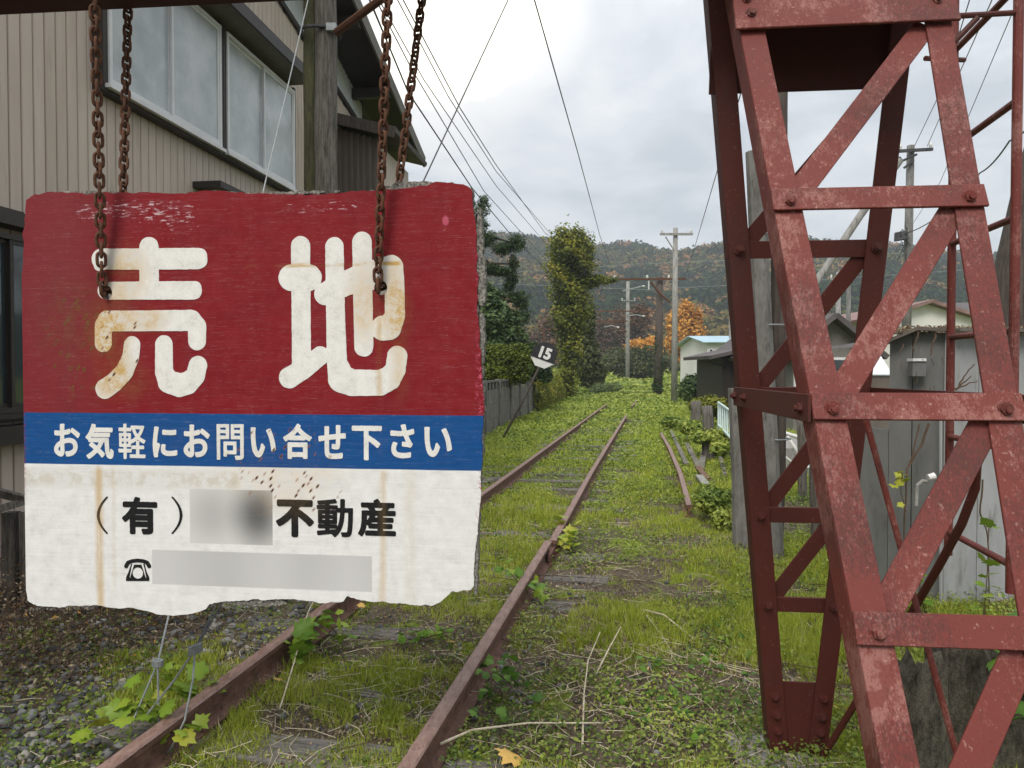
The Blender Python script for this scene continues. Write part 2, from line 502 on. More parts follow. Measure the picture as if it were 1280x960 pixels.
def sp(px, py):
    """point of the sign face in the board's own metres (right, up)"""
    q = at(px, py, 1.0); o = Vector((0, 0, CAMZ)); d = q - o
    t = (SG_O - o).dot(_sn) / d.dot(_sn)
    h = o + d * t - SG_O
    return h.dot(_su), h.z


def m_sign(name, kind):
    m = newmat(name)
    v = coords('Object')
    x, y, z = sep(v)
    K = 0.00269
    wob = noise(v, 5, 4, 0.6) - 0.5
    fine = noise(coords('Object', (1, 1, 2.2)), 260, 4, 0.65)
    med = noise(v, 22, 6, 0.7)
    brush = noise(coords('Object', (0.6, 1, 14)), 9, 5, 0.6)

    def ell(px, py, rx, ry, soft=0.6, amp=0.6):
        cx, cz = sp(px, py)
        a = (x - cx) / (rx * K); b = (z - cz) / (ry * K)
        d = xsqrt(a * a + b * b) + (med - 0.5) * amp * 2 + wob * amp * 2
        return sst(d, 1.0 + soft, 1.0 - soft)

    def vband(px, w, y0, y1, amp=0.02):
        cx, _ = sp(px, 640); _, z0 = sp(px, y0); _, z1 = sp(px, y1)
        d = xabs(x - cx + wob * amp)
        return sst(d + (med - 0.5) * 0.012, w * K, 0.0) * sst(noise(coords('Object', (1, 1, 0.12)), 60, 4, 0.6), 0.22, 0.50) * sst(z, z1 - 0.03, z1 + 0.02) * sst(z, z0 + 0.02, z0 - 0.01)

    def boxm(a, b, c_, d, s=0.004):
        x0, z1 = sp(a, b); x1, z0 = sp(c_, d)
        return sst(x, x0 - s, x0 + s) * sst(x, x1 + s, x1 - s) * sst(z, z0 - s, z0 + s) * sst(z, z1 + s, z1 - s)
    if kind == 'board':
        red = ramp(brush * 0.5 + wob * 0.6 + 0.25, (0.2, (0.140, 0.008, 0.013)), (0.5, (0.195, 0.009, 0.014)), (0.8, (0.24, 0.014, 0.016)))
        red = mixc(sst(fine * 0.5 + med * 0.5, 0.42, 0.6) * 0.25, red, (0.25, 0.05, 0.06))
        red = mixc(ell(70, 350, 60, 190, 0.9, 0.5) * 0.35, red, (0.16, 0.055, 0.06))     # dull bleached left side
        blue = ramp(brush * 0.6 + med * 0.4, (0.3, (0.006, 0.055, 0.20)), (0.65, (0.010, 0.085, 0.275)))
        white = ramp(fine * 0.4 + med * 0.4 + brush * 0.2, (0.32, (0.46, 0.46, 0.45)), (0.46, (0.70, 0.705, 0.70)), (0.60, (0.82, 0.825, 0.815)))
        zb = sp(315, 517.5)[1] + 0; zt = sp(315, 584)[1]
        zr = z + wob * 0.003 + x * 0.0
        is_white = sst(zr, zt + 0.0012, zt - 0.0012)
        is_red = sst(zr, zb - 0.0012, zb + 0.0012)
        c = mixc(is_red, mixc(is_white, blue, white), red)
        # worn paint: pale scratches near the top, chips along the edges
        scr = noise(coords('Object', (1, 1, 5), loc=(3, 1, 2)), 26, 6, 0.75)
        reg = xmin(ell(190, 262, 75, 14, 0.5, 0.4) + ell(215, 285, 45, 14, 0.6, 0.5) * 0.7 + ell(113, 266, 22, 12, 0.5, 0.4) + ell(400, 258, 60, 9, 0.5, 0.4) * 0.8 + ell(560, 290, 45, 45, 0.6, 0.5) * 0.35, 1.0)
        c = mixc(sst(scr + reg * 0.17, 0.70, 0.75) * is_red, c, (0.55, 0.38, 0.42))
        c = mixc(sst(noise(v, 120, 3, 0.7), 0.715, 0.74) * is_red * 0.8, c, (0.50, 0.38, 0.38))
        c = mixc(ell(557, 276, 4, 6, 0.3, 0.8) * 0.8, c, (0.50, 0.10, 0.16))
        # white undercoat showing in the red of the right and left rims
        rim = sst(x, sp(591, 450)[0], sp(601, 450)[0]) * sst(noise(v, 70, 5, 0.75), 0.52, 0.6)
        c = mixc(rim * is_red, c, (0.55, 0.10, 0.17))
        c = mixc(rim * is_white * 0.9, c, (0.40, 0.05, 0.09))
        rl = sst(x, sp(33, 450)[0], sp(26, 450)[0]) * sst(noise(v, 90, 4, 0.7), 0.45, 0.55)
        c = mixc(rl * sst(z, zt - 0.2, zt), c, (0.22, 0.015, 0.03))
        # greyed white
        c = mixc(sst(noise(coords('Object', (1, 1, 1.6), loc=(9, 2, 4)), 7, 6, 0.65), 0.55, 0.75) * is_white * 0.35, c, (0.42, 0.40, 0.37))
        c = mixc(boxm(30, 586, 300, 612, 0.02) * sst(med, 0.4, 0.6) * 0.45, c, (0.40, 0.33, 0.22))
        # grey smudges standing in for the blurred-out company name and phone number
        p1 = boxm(237, 611, 341, 682, 0.002); p2 = boxm(190, 687, 465, 740, 0.002)
        c = mixc(p1, c, mixc(xmin(ell(322, 643, 26, 34, 0.9, 0.0) + ell(265, 643, 26, 28, 0.95, 0.0) * 0.35, 1.0), (0.62, 0.62, 0.61), (0.13, 0.13, 0.13)))
        c = mixc(p2, c, mixc(noise(coords('Object', (1, 1, 0.4)), 4, 1, 0.3), (0.66, 0.66, 0.66), (0.42, 0.42, 0.42)))
    elif kind == 'white_letter':
        is_white = None
        c = ramp(fine * 0.5 + med * 0.5, (0.32, (0.46, 0.45, 0.42)), (0.46, (0.70, 0.69, 0.66)), (0.6, (0.80, 0.795, 0.77)))
    else:
        c = ramp(fine, (0.4, (0.008, 0.008, 0.009)), (0.65, (0.025, 0.025, 0.026)))
    k = {'board': 1.0, 'white_letter': 1.0, 'black_letter': 0.25}[kind]
    lightk = 1.0
    # rust
    rust_light = (0.52, 0.335, 0.11); rust_dark = (0.30, 0.12, 0.03)
    if kind == 'board':
        zt_ = sp(315, 584)[1]
        onw = sst(z, zt_ + 0.002, zt_ - 0.002)
    s1 = vband(124, 9, 586, 762) * 0.7 + vband(142, 5, 586, 735) * 0.18
    s2 = vband(478, 8, 590, 762) * 0.42 + vband(512, 14, 590, 755) * 0.16
    sv = s1 + s2 + vband(475, 6, 400, 495) * 0.5
    hz, hx0 = sp(400, 331)[1], sp(302, 331)[0]
    hb = sst(xabs(z - hz + wob * 0.006), 0.011, 0.002) * sst(x, hx0, hx0 + 0.05) * sst(x, sp(506, 331)[0], sp(495, 331)[0]) * sst(noise(coords('Object', (0.3, 1, 1)), 30, 3), 0.35, 0.6)
    cl = ell(158, 340, 26, 34, 0.7) * 0.8 + ell(135, 420, 28, 44, 0.5) * 1.3 + ell(185, 400, 24, 16, 0.6) * 0.8 + ell(150, 475, 38, 26, 0.6) * 1.1 + ell(455, 380, 18, 40, 0.8) * 0.7 + ell(495, 385, 16, 50, 0.7) * 1.0 + ell(500, 470, 10, 30, 0.8) * 0.6
    cl2 = ell(350, 598, 75, 26, 0.8) * 0.5 + ell(370, 635, 40, 14, 0.7) * 0.4 + ell(260, 550, 130, 20, 0.9) * 0.18
    rustm = xmin((sv + hb * 0.8 + (cl + cl2 * 0.7) * sst(med * 0.6 + fine * 0.4, 0.38, 0.6)) * k, 1.0)
    if kind == 'board':
        rl_ = rustm * xmax(onw, 0.45)
        c = mixc(rl_, c, mixc(onw, (0.20, 0.085, 0.02), rust_light))
    else:
        c = mixc(rustm, c, rust_light)
    # insect spots: small slanted dark ovals with a brown halo
    rot = X.nt.nodes.new('ShaderNodeVectorRotate'); rot.rotation_type = 'Y_AXIS'; rot.inputs['Angle'].default_value = 0.9
    tc = X.nt.nodes.new('ShaderNodeTexCoord'); X.nt.links.new(tc.outputs['Object'], rot.inputs[0])
    mp = X.nt.nodes.new('ShaderNodeMapping'); X.nt.links.new(rot.outputs[0], mp.inputs[0]); mp.inputs['Scale'].default_value = (1, 0.001, 2.3)
    sv_ = X(mp.outputs[0])
    dd = voro(sv_, 22)
    reg2 = xmin(ell(355, 612, 66, 36, 0.25, 0.3) + ell(345, 560, 70, 24, 0.3, 0.4) * 0.9 + ell(150, 440, 35, 55, 0.3, 0.3) * (1.0 if kind != 'board' else 0.0), 1.0)
    if kind != 'black_letter':
        c = mixc(sst(dd, 0.30, 0.17) * reg2 * 0.55, c, rust_dark)
        c = mixc(sst(dd, 0.17, 0.12) * reg2, c, (0.035, 0.018, 0.012))
    if kind == 'board':
        ring = sst(xabs(dd - 0.24), 0.07, 0.03) * ell(100, 430, 48, 66, 0.3, 0.3)
        c = mixc(ring * 0.95, c, (0.12, 0.075, 0.018))
        c = mixc(ell(90, 400, 40, 50, 0.8, 0.5) * 0.30 * sst(med, 0.4, 0.6), c, (0.13, 0.07, 0.02))
        # long faint scratches
        nx = noise(coords('Object', (0.25, 1, 7), loc=(5, 5, 5)), 18, 3, 0.5)
        c = mixc(sst(xabs(nx - 0.5), 0.006, 0.0) * 0.22, c, (0.5, 0.42, 0.40))
    finish(c, 0.6, fine * 0.6 + med * 0.6 + brush * 0.5, 0.3, 0.0012, spec=0.12)
    return m


M['board'] = m_sign('painted_board', 'board')
M['wletter'] = m_sign('white_lettering', 'white_letter')
M['bletter'] = m_sign('black_lettering', 'black_letter')
m = newmat('crumbling_board_core')
v = coords('Object')
f = noise(v, 120, 5, 0.75)
finish(ramp(f, (0.38, (0.05, 0.045, 0.04)), (0.55, (0.26, 0.245, 0.22)), (0.7, (0.50, 0.48, 0.45))), 0.95, f, 1.0, 0.006)
M['core'] = m

# ------------------------------------------------------------------ signed-distance outlines -> clean flat meshes with edges


def seg_dist(px, py, segs):
    """distance to segments and even-odd inside flag; segs (n,4)"""
    D = np.full(px.shape, 1e9); ins = np.zeros(px.shape, bool)
    for x0, y0, x1, y1 in segs:
        dx, dy = x1 - x0, y1 - y0; L = dx * dx + dy * dy + 1e-18
        t = np.clip(((px - x0) * dx + (py - y0) * dy) / L, 0, 1)
        D = np.minimum(D, (px - x0 - t * dx) ** 2 + (py - y0 - t * dy) ** 2)
        c = (y0 > py) != (y1 > py)
        if dy != 0:
            ins ^= c & (px < (py - y0) / dy * dx + x0)
    return np.sqrt(D), ins


def sd_poly(px, py, poly):
    s = [(*poly[i], *poly[(i + 1) % len(poly)]) for i in range(len(poly))]
    d, i = seg_dist(px, py, s)
    return np.where(i, -d, d)


def sd_stroke(px, py, pts):
    """union of tapered capsules, pts = (x, y, radius)"""
    D = np.full(px.shape, 1e9)
    for (x0, y0, r0), (x1, y1, r1) in zip(pts[:-1], pts[1:]):
        dx, dy = x1 - x0, y1 - y0; L = dx * dx + dy * dy + 1e-18
        t = np.clip(((px - x0) * dx + (py - y0) * dy) / L, 0, 1)
        D = np.minimum(D, np.hypot(px - x0 - t * dx, py - y0 - t * dy) - (r0 + (r1 - r0) * t))
    return D


def sdf_mesh(name, Fz, x0, z0, h, y, thick, mat, back=False):
    """Fz[j,i] < 0 inside; front face at local y, side walls thick deep"""
    ny, nx = Fz.shape
    ins = Fz < 0
    vs, fs = [], []
    full = ins[:-1, :-1] & ins[1:, :-1] & ins[:-1, 1:] & ins[1:, 1:]
    anyc = ins[:-1, :-1] | ins[1:, :-1] | ins[:-1, 1:] | ins[1:, 1:]
    for j in range(ny - 1):
        row = full[j].astype(np.int8)
        if row.any():
            d = np.diff(np.concatenate(([0], row, [0])))
            for a, b in zip(np.where(d == 1)[0], np.where(d == -1)[0]):
                k = len(vs)
                xa, xb, za, zb = x0 + a * h, x0 + b * h, z0 + j * h, z0 + (j + 1) * h
                vs += [(xa, y, za), (xb, y, za), (xb, y, zb), (xa, y, zb)]; fs.append((k, k + 1, k + 2, k + 3))
                if back:
                    vs += [(xa, y + thick, za), (xb, y + thick, za), (xb, y + thick, zb), (xa, y + thick, zb)]; fs.append((k + 7, k + 6, k + 5, k + 4))
    C = ((0, 0), (1, 0), (1, 1), (0, 1))
    for j, i in zip(*np.where(anyc & ~full)):
        pts, cross = [], []
        for k in range(4):
            (a, b), (c, d) = C[k], C[(k + 1) % 4]
            f0, f1 = Fz[j + b, i + a], Fz[j + d, i + c]
            if f0 < 0: pts.append((x0 + (i + a) * h, z0 + (j + b) * h))
            if (f0 < 0) != (f1 < 0):
                t = f0 / (f0 - f1)
                q = (x0 + (i + a + (c - a) * t) * h, z0 + (j + b + (d - b) * t) * h)
                pts.append(q); cross.append((q, f0 < 0))
        k = len(vs)
        vs += [(p[0], y, p[1]) for p in pts]; fs.append(tuple(range(k, k + len(pts))))
        if back:
            k = len(vs); vs += [(p[0], y + thick, p[1]) for p in pts]; fs.append(tuple(range(k + len(pts) - 1, k - 1, -1)))
        n = len(cross)
        for q in range(n):
            if cross[q][1]:
                A, B = cross[q][0], cross[(q + 1) % n][0]
                k = len(vs)
                vs += [(A[0], y, A[1]), (B[0], y, B[1]), (B[0], y + thick, B[1]), (A[0], y + thick, A[1])]
                fs.append((k + 3, k + 2, k + 1, k))
    me = bpy.data.meshes.new(name); me.from_pydata(vs, [], fs); me.update(); me.materials.append(mat)
    return me


def glyph_segs(ch):
    cu = bpy.data.curves.new('glyph', 'FONT'); cu.body = ch; cu.size = 1.0; cu.resolution_u = 6
    ob = bpy.data.objects.new('glyph', cu); COL.objects.link(ob)
    dg = bpy.context.evaluated_depsgraph_get(); ev = ob.evaluated_get(dg); me = ev.to_mesh()
    cnt = {}
    for p in me.polygons:
        for e in p.edge_keys: cnt[e] = cnt.get(e, 0) + 1
    segs = [(*me.vertices[a].co[:2], *me.vertices[b].co[:2]) for (a, b), n in cnt.items() if n == 1]
    ev.to_mesh_clear(); bpy.data.objects.remove(ob); bpy.data.curves.remove(cu)
    return np.array(segs)


# =================================================================== SIGN BOARD
sign = empty('for_sale_sign', SG_O, SG_YAW, 'large weathered red, blue and white sign board with big white characters, hanging from rusty chains', 'sign')
OUT = [(30, 262), (33, 250), (43, 243), (60, 241), (95, 239), (110, 243), (130, 241), (160, 242), (185, 240), (215, 242), (240, 241), (262, 238),
       (290, 240), (320, 241), (360, 242), (386, 245), (400, 242), (440, 240), (475, 237), (505, 236), (530, 232), (545, 229), (565, 228), (580, 231), (589, 238),
       (592, 252), (595, 290), (597, 330), (596, 360), (598, 400), (600, 430), (603, 480), (605, 510), (603, 545), (602, 585), (600, 620), (598, 655),
       (594, 690), (592, 733), (588, 737), (566, 739), (552, 751), (540, 757), (510, 756), (480, 752), (455, 751), (434, 746), (430, 753), (400, 754), (372, 750),
       (345, 749), (310, 750), (280, 752), (262, 755), (257, 761), (242, 767), (216, 770), (190, 766), (163, 761), (117, 757), (73, 758), (47, 757), (35, 751), (31, 735), (29, 704),
       (27.5, 617), (30, 579), (29, 558), (26, 529), (27, 500), (28, 482), (25, 395), (26, 351), (29, 316), (30, 278)]
outl = [sp(*p) for p in OUT]
h = 0.0027
gx_ = np.arange(-0.84, 0.86, h); gz_ = np.arange(-0.80, 0.78, h)
GX, GZ = np.meshgrid(gx_, gz_)
edge_n = (fbm(GX, GZ, 0.035, 11, 4) - 0.5)
sdB = sd_poly(GX, GZ, outl) + edge_n * 0.014
holes = [sp(133, 366), sp(476, 360)]
for hx, hz in holes:
    sdB = np.maximum(sdB, 0.021 - np.hypot(GX - hx, (GZ - hz) * 0.9))
put('painted_face', sdf_mesh('painted_face', sdB, gx_[0], gz_[0], h, 0.0, 0.006, M['board']), sign)
core = sd_poly(GX, GZ, outl) + 0.001 + (fbm(GX, GZ, 0.022, 21, 4) - 0.5) * 0.022
for (px, py, rx, ry) in [(602, 350, 5, 35), (599, 300, 4, 40), (520, 231, 35, 5), (490, 235, 20, 4), (315, 753, 55, 5), (602, 420, 3, 30), (350, 241, 60, 2), (100, 240, 30, 2), (594, 690, 3, 60)]:
    cx, cz = sp(px, py)
    e = (np.hypot((GX - cx) / (rx * .00269), (GZ - cz) / (ry * .00269)) - 1) * min(rx, ry) * .00269 + (fbm(GX, GZ, 0.02, 5, 3) - 0.5) * 0.01
    core = np.minimum(core, e)
for hx, hz in holes:
    core = np.maximum(core, 0.021 - np.hypot(GX - hx, (GZ - hz) * 0.9))
put('board_core', sdf_mesh('board_core', core, gx_[0], gz_[0], h, 0.0062, 0.032, M['core'], back=True), sign)

TXT_Y = -0.0016


def c1(x, y): return x / 3.428, 220 + y / 3.428
def c2(x, y): return 300 + x / 3.428, 220 + y / 3.428


def stroke_letter(name, strokes, conv, label):
    loc = []
    for s_ in strokes:
        q = []
        for (x, y, w) in s_:
            a, b = sp(*conv(x, y)); q.append((a, b, w / 3.428 / 2 * 0.00269))
        loc.append(q)
    xs = [p[0] for q in loc for p in q]; zs = [p[1] for q in loc for p in q]
    hh = 0.002
    ax = np.arange(min(xs) - .07, max(xs) + .07, hh); az = np.arange(min(zs) - .07, max(zs) + .07, hh)
    A, B = np.meshgrid(ax, az)
    D = np.full(A.shape, 1e9)
    for q in loc: D = np.minimum(D, sd_stroke(A, B, q))
    D = D + (fbm(A, B, 0.012, 31, 2) - 0.5) * 0.0018
    for hx, hz in holes: D = np.maximum(D, 0.022 - np.hypot(A - hx, (B - hz) * 0.9))
    o = put(name, sdf_mesh(name, D, ax[0], az[0], hh, TXT_Y, 0.0015, M['wletter']), sign)
    o['label'] = label
    return o


stroke_letter('painted_character', [
    [(436, 356, 92), (600, 356, 92), (846, 354, 92)],
    [(436, 372, 60), (430, 380, 60)], [(855, 345, 72), (855, 362, 72)],
    [(639, 306, 90), (640, 450, 90)],
    [(455, 492, 78), (828, 490, 80)], [(836, 480, 60), (836, 498, 60)],
    [(444, 716, 80), (444, 640, 80), (460, 622, 92), (600, 621, 90), (820, 619, 92), (845, 645, 84), (845, 706, 82)],
    [(567, 724, 76), (561, 775, 78), (535, 838, 82), (490, 885, 86), (450, 912, 88)],
    [(703, 722, 80), (704, 840, 84), (722, 882, 98), (770, 896, 104), (805, 888, 98), (838, 858, 86), (849, 812, 84)]],
    c1, 'large rust-stained white character on the left')
stroke_letter('painted_character', [
    [(260, 300, 84), (262, 500, 84), (264, 800, 84)],
    [(220, 436, 112), (296, 436, 112)],
    [(212, 864, 92), (270, 830, 84), (345, 770, 80)],
    [(405, 303, 80), (410, 600, 82), (416, 800, 88), (436, 868, 120), (480, 886, 112), (600, 886, 108), (640, 868, 100), (666, 830, 88), (674, 772, 86)],
    [(366, 505, 96), (450, 462, 104), (530, 432, 116), (600, 420, 128), (648, 392, 104), (662, 440, 84), (664, 600, 86), (640, 650, 104), (612, 652, 104)],
    [(523, 282, 84), (527, 500, 84), (531, 732, 82)]],
    c2, 'large white character on the right')


def font_letter(name, ch, x0, y0, x1, y1, grow, mat, label=None, hh=0.0011, ty=TXT_Y):
    s = glyph_segs(ch)
    if len(s) == 0: return
    L, T = sp(x0, y0); Rr, B_ = sp(x1, y1)
    r = grow * 0.00269
    mnx, mxx = min(s[:, 0].min(), s[:, 2].min()), max(s[:, 0].max(), s[:, 2].max())
    mny, mxy = min(s[:, 1].min(), s[:, 3].min()), max(s[:, 1].max(), s[:, 3].max())
    fx = (Rr - L - 2 * r) / (mxx - mnx); fy = (T - B_ - 2 * r) / (mxy - mny)
    q = s.copy()
    q[:, 0::2] = L + r + (s[:, 0::2] - mnx) * fx; q[:, 1::2] = B_ + r + (s[:, 1::2] - mny) * fy
    ax = np.arange(L - .004, Rr + .004, hh); az = np.arange(B_ - .004, T + .004, hh)
    A, Bz = np.meshgrid(ax, az)
    d, i = seg_dist(A, Bz, q)
    D = np.where(i, -d, d) - r + (fbm(A, Bz, 0.006, 41, 2) - 0.5) * 0.0010
    o = put(name, sdf_mesh(name, D, ax[0], az[0], hh, ty, 0.0015, mat), sign)
    if label: o['label'] = label
    return o


for ch, a, b, c_, d in [('お', 67.5, 529.5, 100.5, 571), ('気', 107, 529.5, 142.5, 574), ('軽', 148, 529.5, 182.5, 574), ('に', 191, 533, 222, 572),
                        ('お', 229.5, 530.5, 262.5, 572), ('問', 271, 530, 305, 575), ('い', 313.5, 534, 345, 572), ('合', 354, 529.5, 390, 574),
                        ('せ', 398, 531, 432.5, 574), ('下', 440, 532, 477.5, 575.5), ('さ', 488, 530, 518, 573), ('い', 530.5, 533.5, 565, 571.5)]:
    font_letter('lettering', ch, a, b, c_, d, 1.45 if ch not in '軽問' else 0.75, M['wletter'])
for ch, a, b, c_, d, g in [('有', 152.5, 620.5, 197, 668.5, 2.0), ('不', 345, 624, 392.5, 672, 2.4), ('動', 396, 623, 441.5, 672, 1.2), ('産', 447.5, 623, 495, 671.5, 1.65)]:
    font_letter('lettering', ch, a, b, c_, d, g, M['bletter'])
for sgn, px in ((-1, 128.5), (1, 221)):       # the round brackets
    pts = []
    for k in range(13):
        t = -1 + k / 6
        a, b = sp(px + sgn * 5.5 * (1 - 2 * t * t), 644 + t * 22.5)
        pts.append((a, b, (1.0 + 0.9 * (1 - abs(t))) * .00269))
    ax = np.arange(min(p[0] for p in pts) - .01, max(p[0] for p in pts) + .01, .001); az = np.arange(min(p[1] for p in pts) - .01, max(p[1] for p in pts) + .01, .001)
    A, B_ = np.meshgrid(ax, az)
    put('lettering', sdf_mesh('lettering', sd_stroke(A, B_, pts), ax[0], az[0], .001, TXT_Y, 0.0015, M['bletter']), sign)
# telephone symbol, drawn in a 1280-px wide crop: x 530..650, y 680..775 of the 3.428x enlargement from y=500
T_ = lambda x, y: sp(x / 3.428, 500 + y / 3.428)
ax = np.arange(T_(525, 0)[0], T_(655, 0)[0], .0009); az = np.arange(T_(590, 780)[1], T_(590, 675)[1], .0009)
A, B_ = np.meshgrid(ax, az)
body = sd_poly(A, B_, [T_(*p) for p in [(563, 702), (620, 702), (628, 735), (640, 760), (640, 775), (541, 775), (541, 760), (552, 735)]])
hs = sd_stroke(A, B_, [(*T_(x, y), w * .00269 / 3.428) for x, y, w in [(541, 712, 9), (549, 697, 9), (565, 690, 8), (590, 687, 8), (615, 690, 8), (631, 697, 9), (640, 712, 9)]])
gap = sd_stroke(A, B_, [(*T_(x, y), w * .00269 / 3.428) for x, y, w in [(557, 760, 2.0), (566, 722, 4.5), (571, 703, 5), (571, 698, 2)]])
gap2 = sd_stroke(A, B_, [(*T_(x, y), w * .00269 / 3.428) for x, y, w in [(626, 760, 2.0), (616, 722, 4.5), (610, 703, 5), (610, 698, 2)]])
bodyu = np.maximum(body, -np.minimum(gap, gap2))
cx, cz = T_(591, 741)
bodyu = np.maximum(bodyu, 25 * .00269 / 3.428 - np.hypot(A - cx, B_ - cz))
gap3 = sd_stroke(A, B_, [(*T_(578, 702), 3.5 * .00269 / 3.428), (*T_(603, 702), 3.5 * .00269 / 3.428)])
D = np.maximum(np.minimum(bodyu, hs), -gap3)
put('telephone_symbol', sdf_mesh('telephone_symbol', D, ax[0], az[0], .0009, TXT_Y, 0.0015, M['bletter']), sign)

# =================================================================== CHAINS
PSI = R(-5.3)
G_O = Vector((1.05, 2.38, 0))


def gl(p):
    """gantry coordinates -> world"""
    return G_O + Matrix.Rotation(PSI, 3, 'Z') @ Vector(p)


def chain(path, label):
    root = empty('rusty_chain', path[0], 0, label, 'chain', 'chains holding up the sign')
    pitch = 0.0325
    # one link
    mb = MB(); pts = []
    r, w, L = 0.0053, 0.0130, 0.0110
    for k in range(16):
        a = 2 * math.pi * k / 16
        pts.append(Vector((math.cos(a) * w, 0, math.sin(a) * w + (L if math.sin(a) > 0.01 else -L if math.sin(a) < -0.01 else 0))))
    n = 8; vs = []
    for i, p in enumerate(pts):
        t = (pts[(i + 1) % 16] - pts[i - 1]).normalized(); b = Vector((0, 1, 0)); c = t.cross(b)
        vs += [p + b * math.cos(2 * math.pi * j / n) * r + c * math.sin(2 * math.pi * j / n) * r for j in range(n)]
    fs = [(i * n + j, i * n + (j + 1) % n, ((i + 1) % 16) * n + (j + 1) % n, ((i + 1) % 16) * n + j) for i in range(16) for j in range(n)]
    mb.add(vs, fs)
    me = mb.mesh('chain_link', M['rust'], smooth=True)
    # even steps along the path
    P = [Vector(p) for p in path]; seg = [(P[i + 1] - P[i]).length for i in range(len(P) - 1)]; tot = sum(seg)
    N = int(tot / pitch)
    for k in range(N):
        s = (k + 0.5) * tot / N; i = 0
        while s > seg[i]: s -= seg[i]; i += 1
        p = P[i].lerp(P[i + 1], s / seg[i]); t = (P[i + 1] - P[i]).normalized()
        o = put('chain_link', me, root)
        o.location = p - root.location
        q = t.to_track_quat('Z', 'Y')
        tw = (k % 2) * math.pi / 2 + random.uniform(-0.22, 0.22) + 0.25
        o.rotation_euler = (q @ Matrix.Rotation(tw, 3, 'Z').to_quaternion()).to_euler()
    return root


def chain_path(front_top, hole_px, rear_top):
    hx, hz = sp(*hole_px)
    face = lambda dx, y, dz: SG_O + Matrix.Rotation(SG_YAW, 3, 'Z') @ Vector((hx + dx, y, hz + dz))
    up = Vector((0, 0, 0.42))
    ft, rt = Vector(front_top), Vector(rear_top)
    ft2, rt2 = ft.copy(), rt.copy(); ft2.z = 3.30; rt2.z = 3.30
    return [face(0, 0.03, -0.004), face(0, -0.018, 0.0), face(0, -0.022, 0.035), ft, ft2, rt2, rt, face(0.0, 0.075, 0.03), face(0, 0.03, -0.002)]


chain(chain_path(at(118, -10, 2.33), (133, 362), at(160, 12, 2.72)), 'rusty chain looped over the beam through the left hole of the red sign')
chain(chain_path(at(485, -10, 2.235), (475, 358), at(528, -5, 2.61)), 'rusty chain looped over the beam through the right hole of the red sign')

# =================================================================== GANTRY (lattice leg and crossbeam)
gan = empty('steel_gantry', G_O, PSI, 'red painted lattice steel gantry with tapering leg at the right and a crossbeam overhead', 'gantry')


def yf(z): return -1.27 + 0.43 * z
def yr(z): return 0.53 - 0.164 * z
def hw(z): return (0.292 + 0.128 * z) / 2
def cf(z): return -0.012
def hwr(z): return (0.222 + 0.163 * z) / 2
def cr(z): return 0.066 - 0.040 * z


bolt_mb = MB()
M_b = Matrix.Rotation(R(90), 4, 'X')
bolt_mb.prism([(0.014 * math.cos(k * math.pi / 3), 0.014 * math.sin(k * math.pi / 3)) for k in range(6)], 0, 0.011, M_b)
bolt_mb.prism([(0.019 * math.cos(k * math.pi / 6), 0.019 * math.sin(k * math.pi / 6)) for k in range(12)], -0.003, 0.0015, M_b)
bolt_mb.prism([(0.008 * math.cos(k * math.pi / 4), 0.008 * math.sin(k * math.pi / 4)) for k in range(8)], 0.011, 0.019, M_b)
bolt_me = bolt_mb.mesh('bolt', M['red'])
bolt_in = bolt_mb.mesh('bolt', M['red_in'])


def bolts(parent, pts, inner=False, rot=0.0):
    for p in pts:
        b = put('bolt', bolt_in if inner else bolt_me, parent); b.location = p
        b.rotation_euler = (0, random.uniform(0, 1), rot)


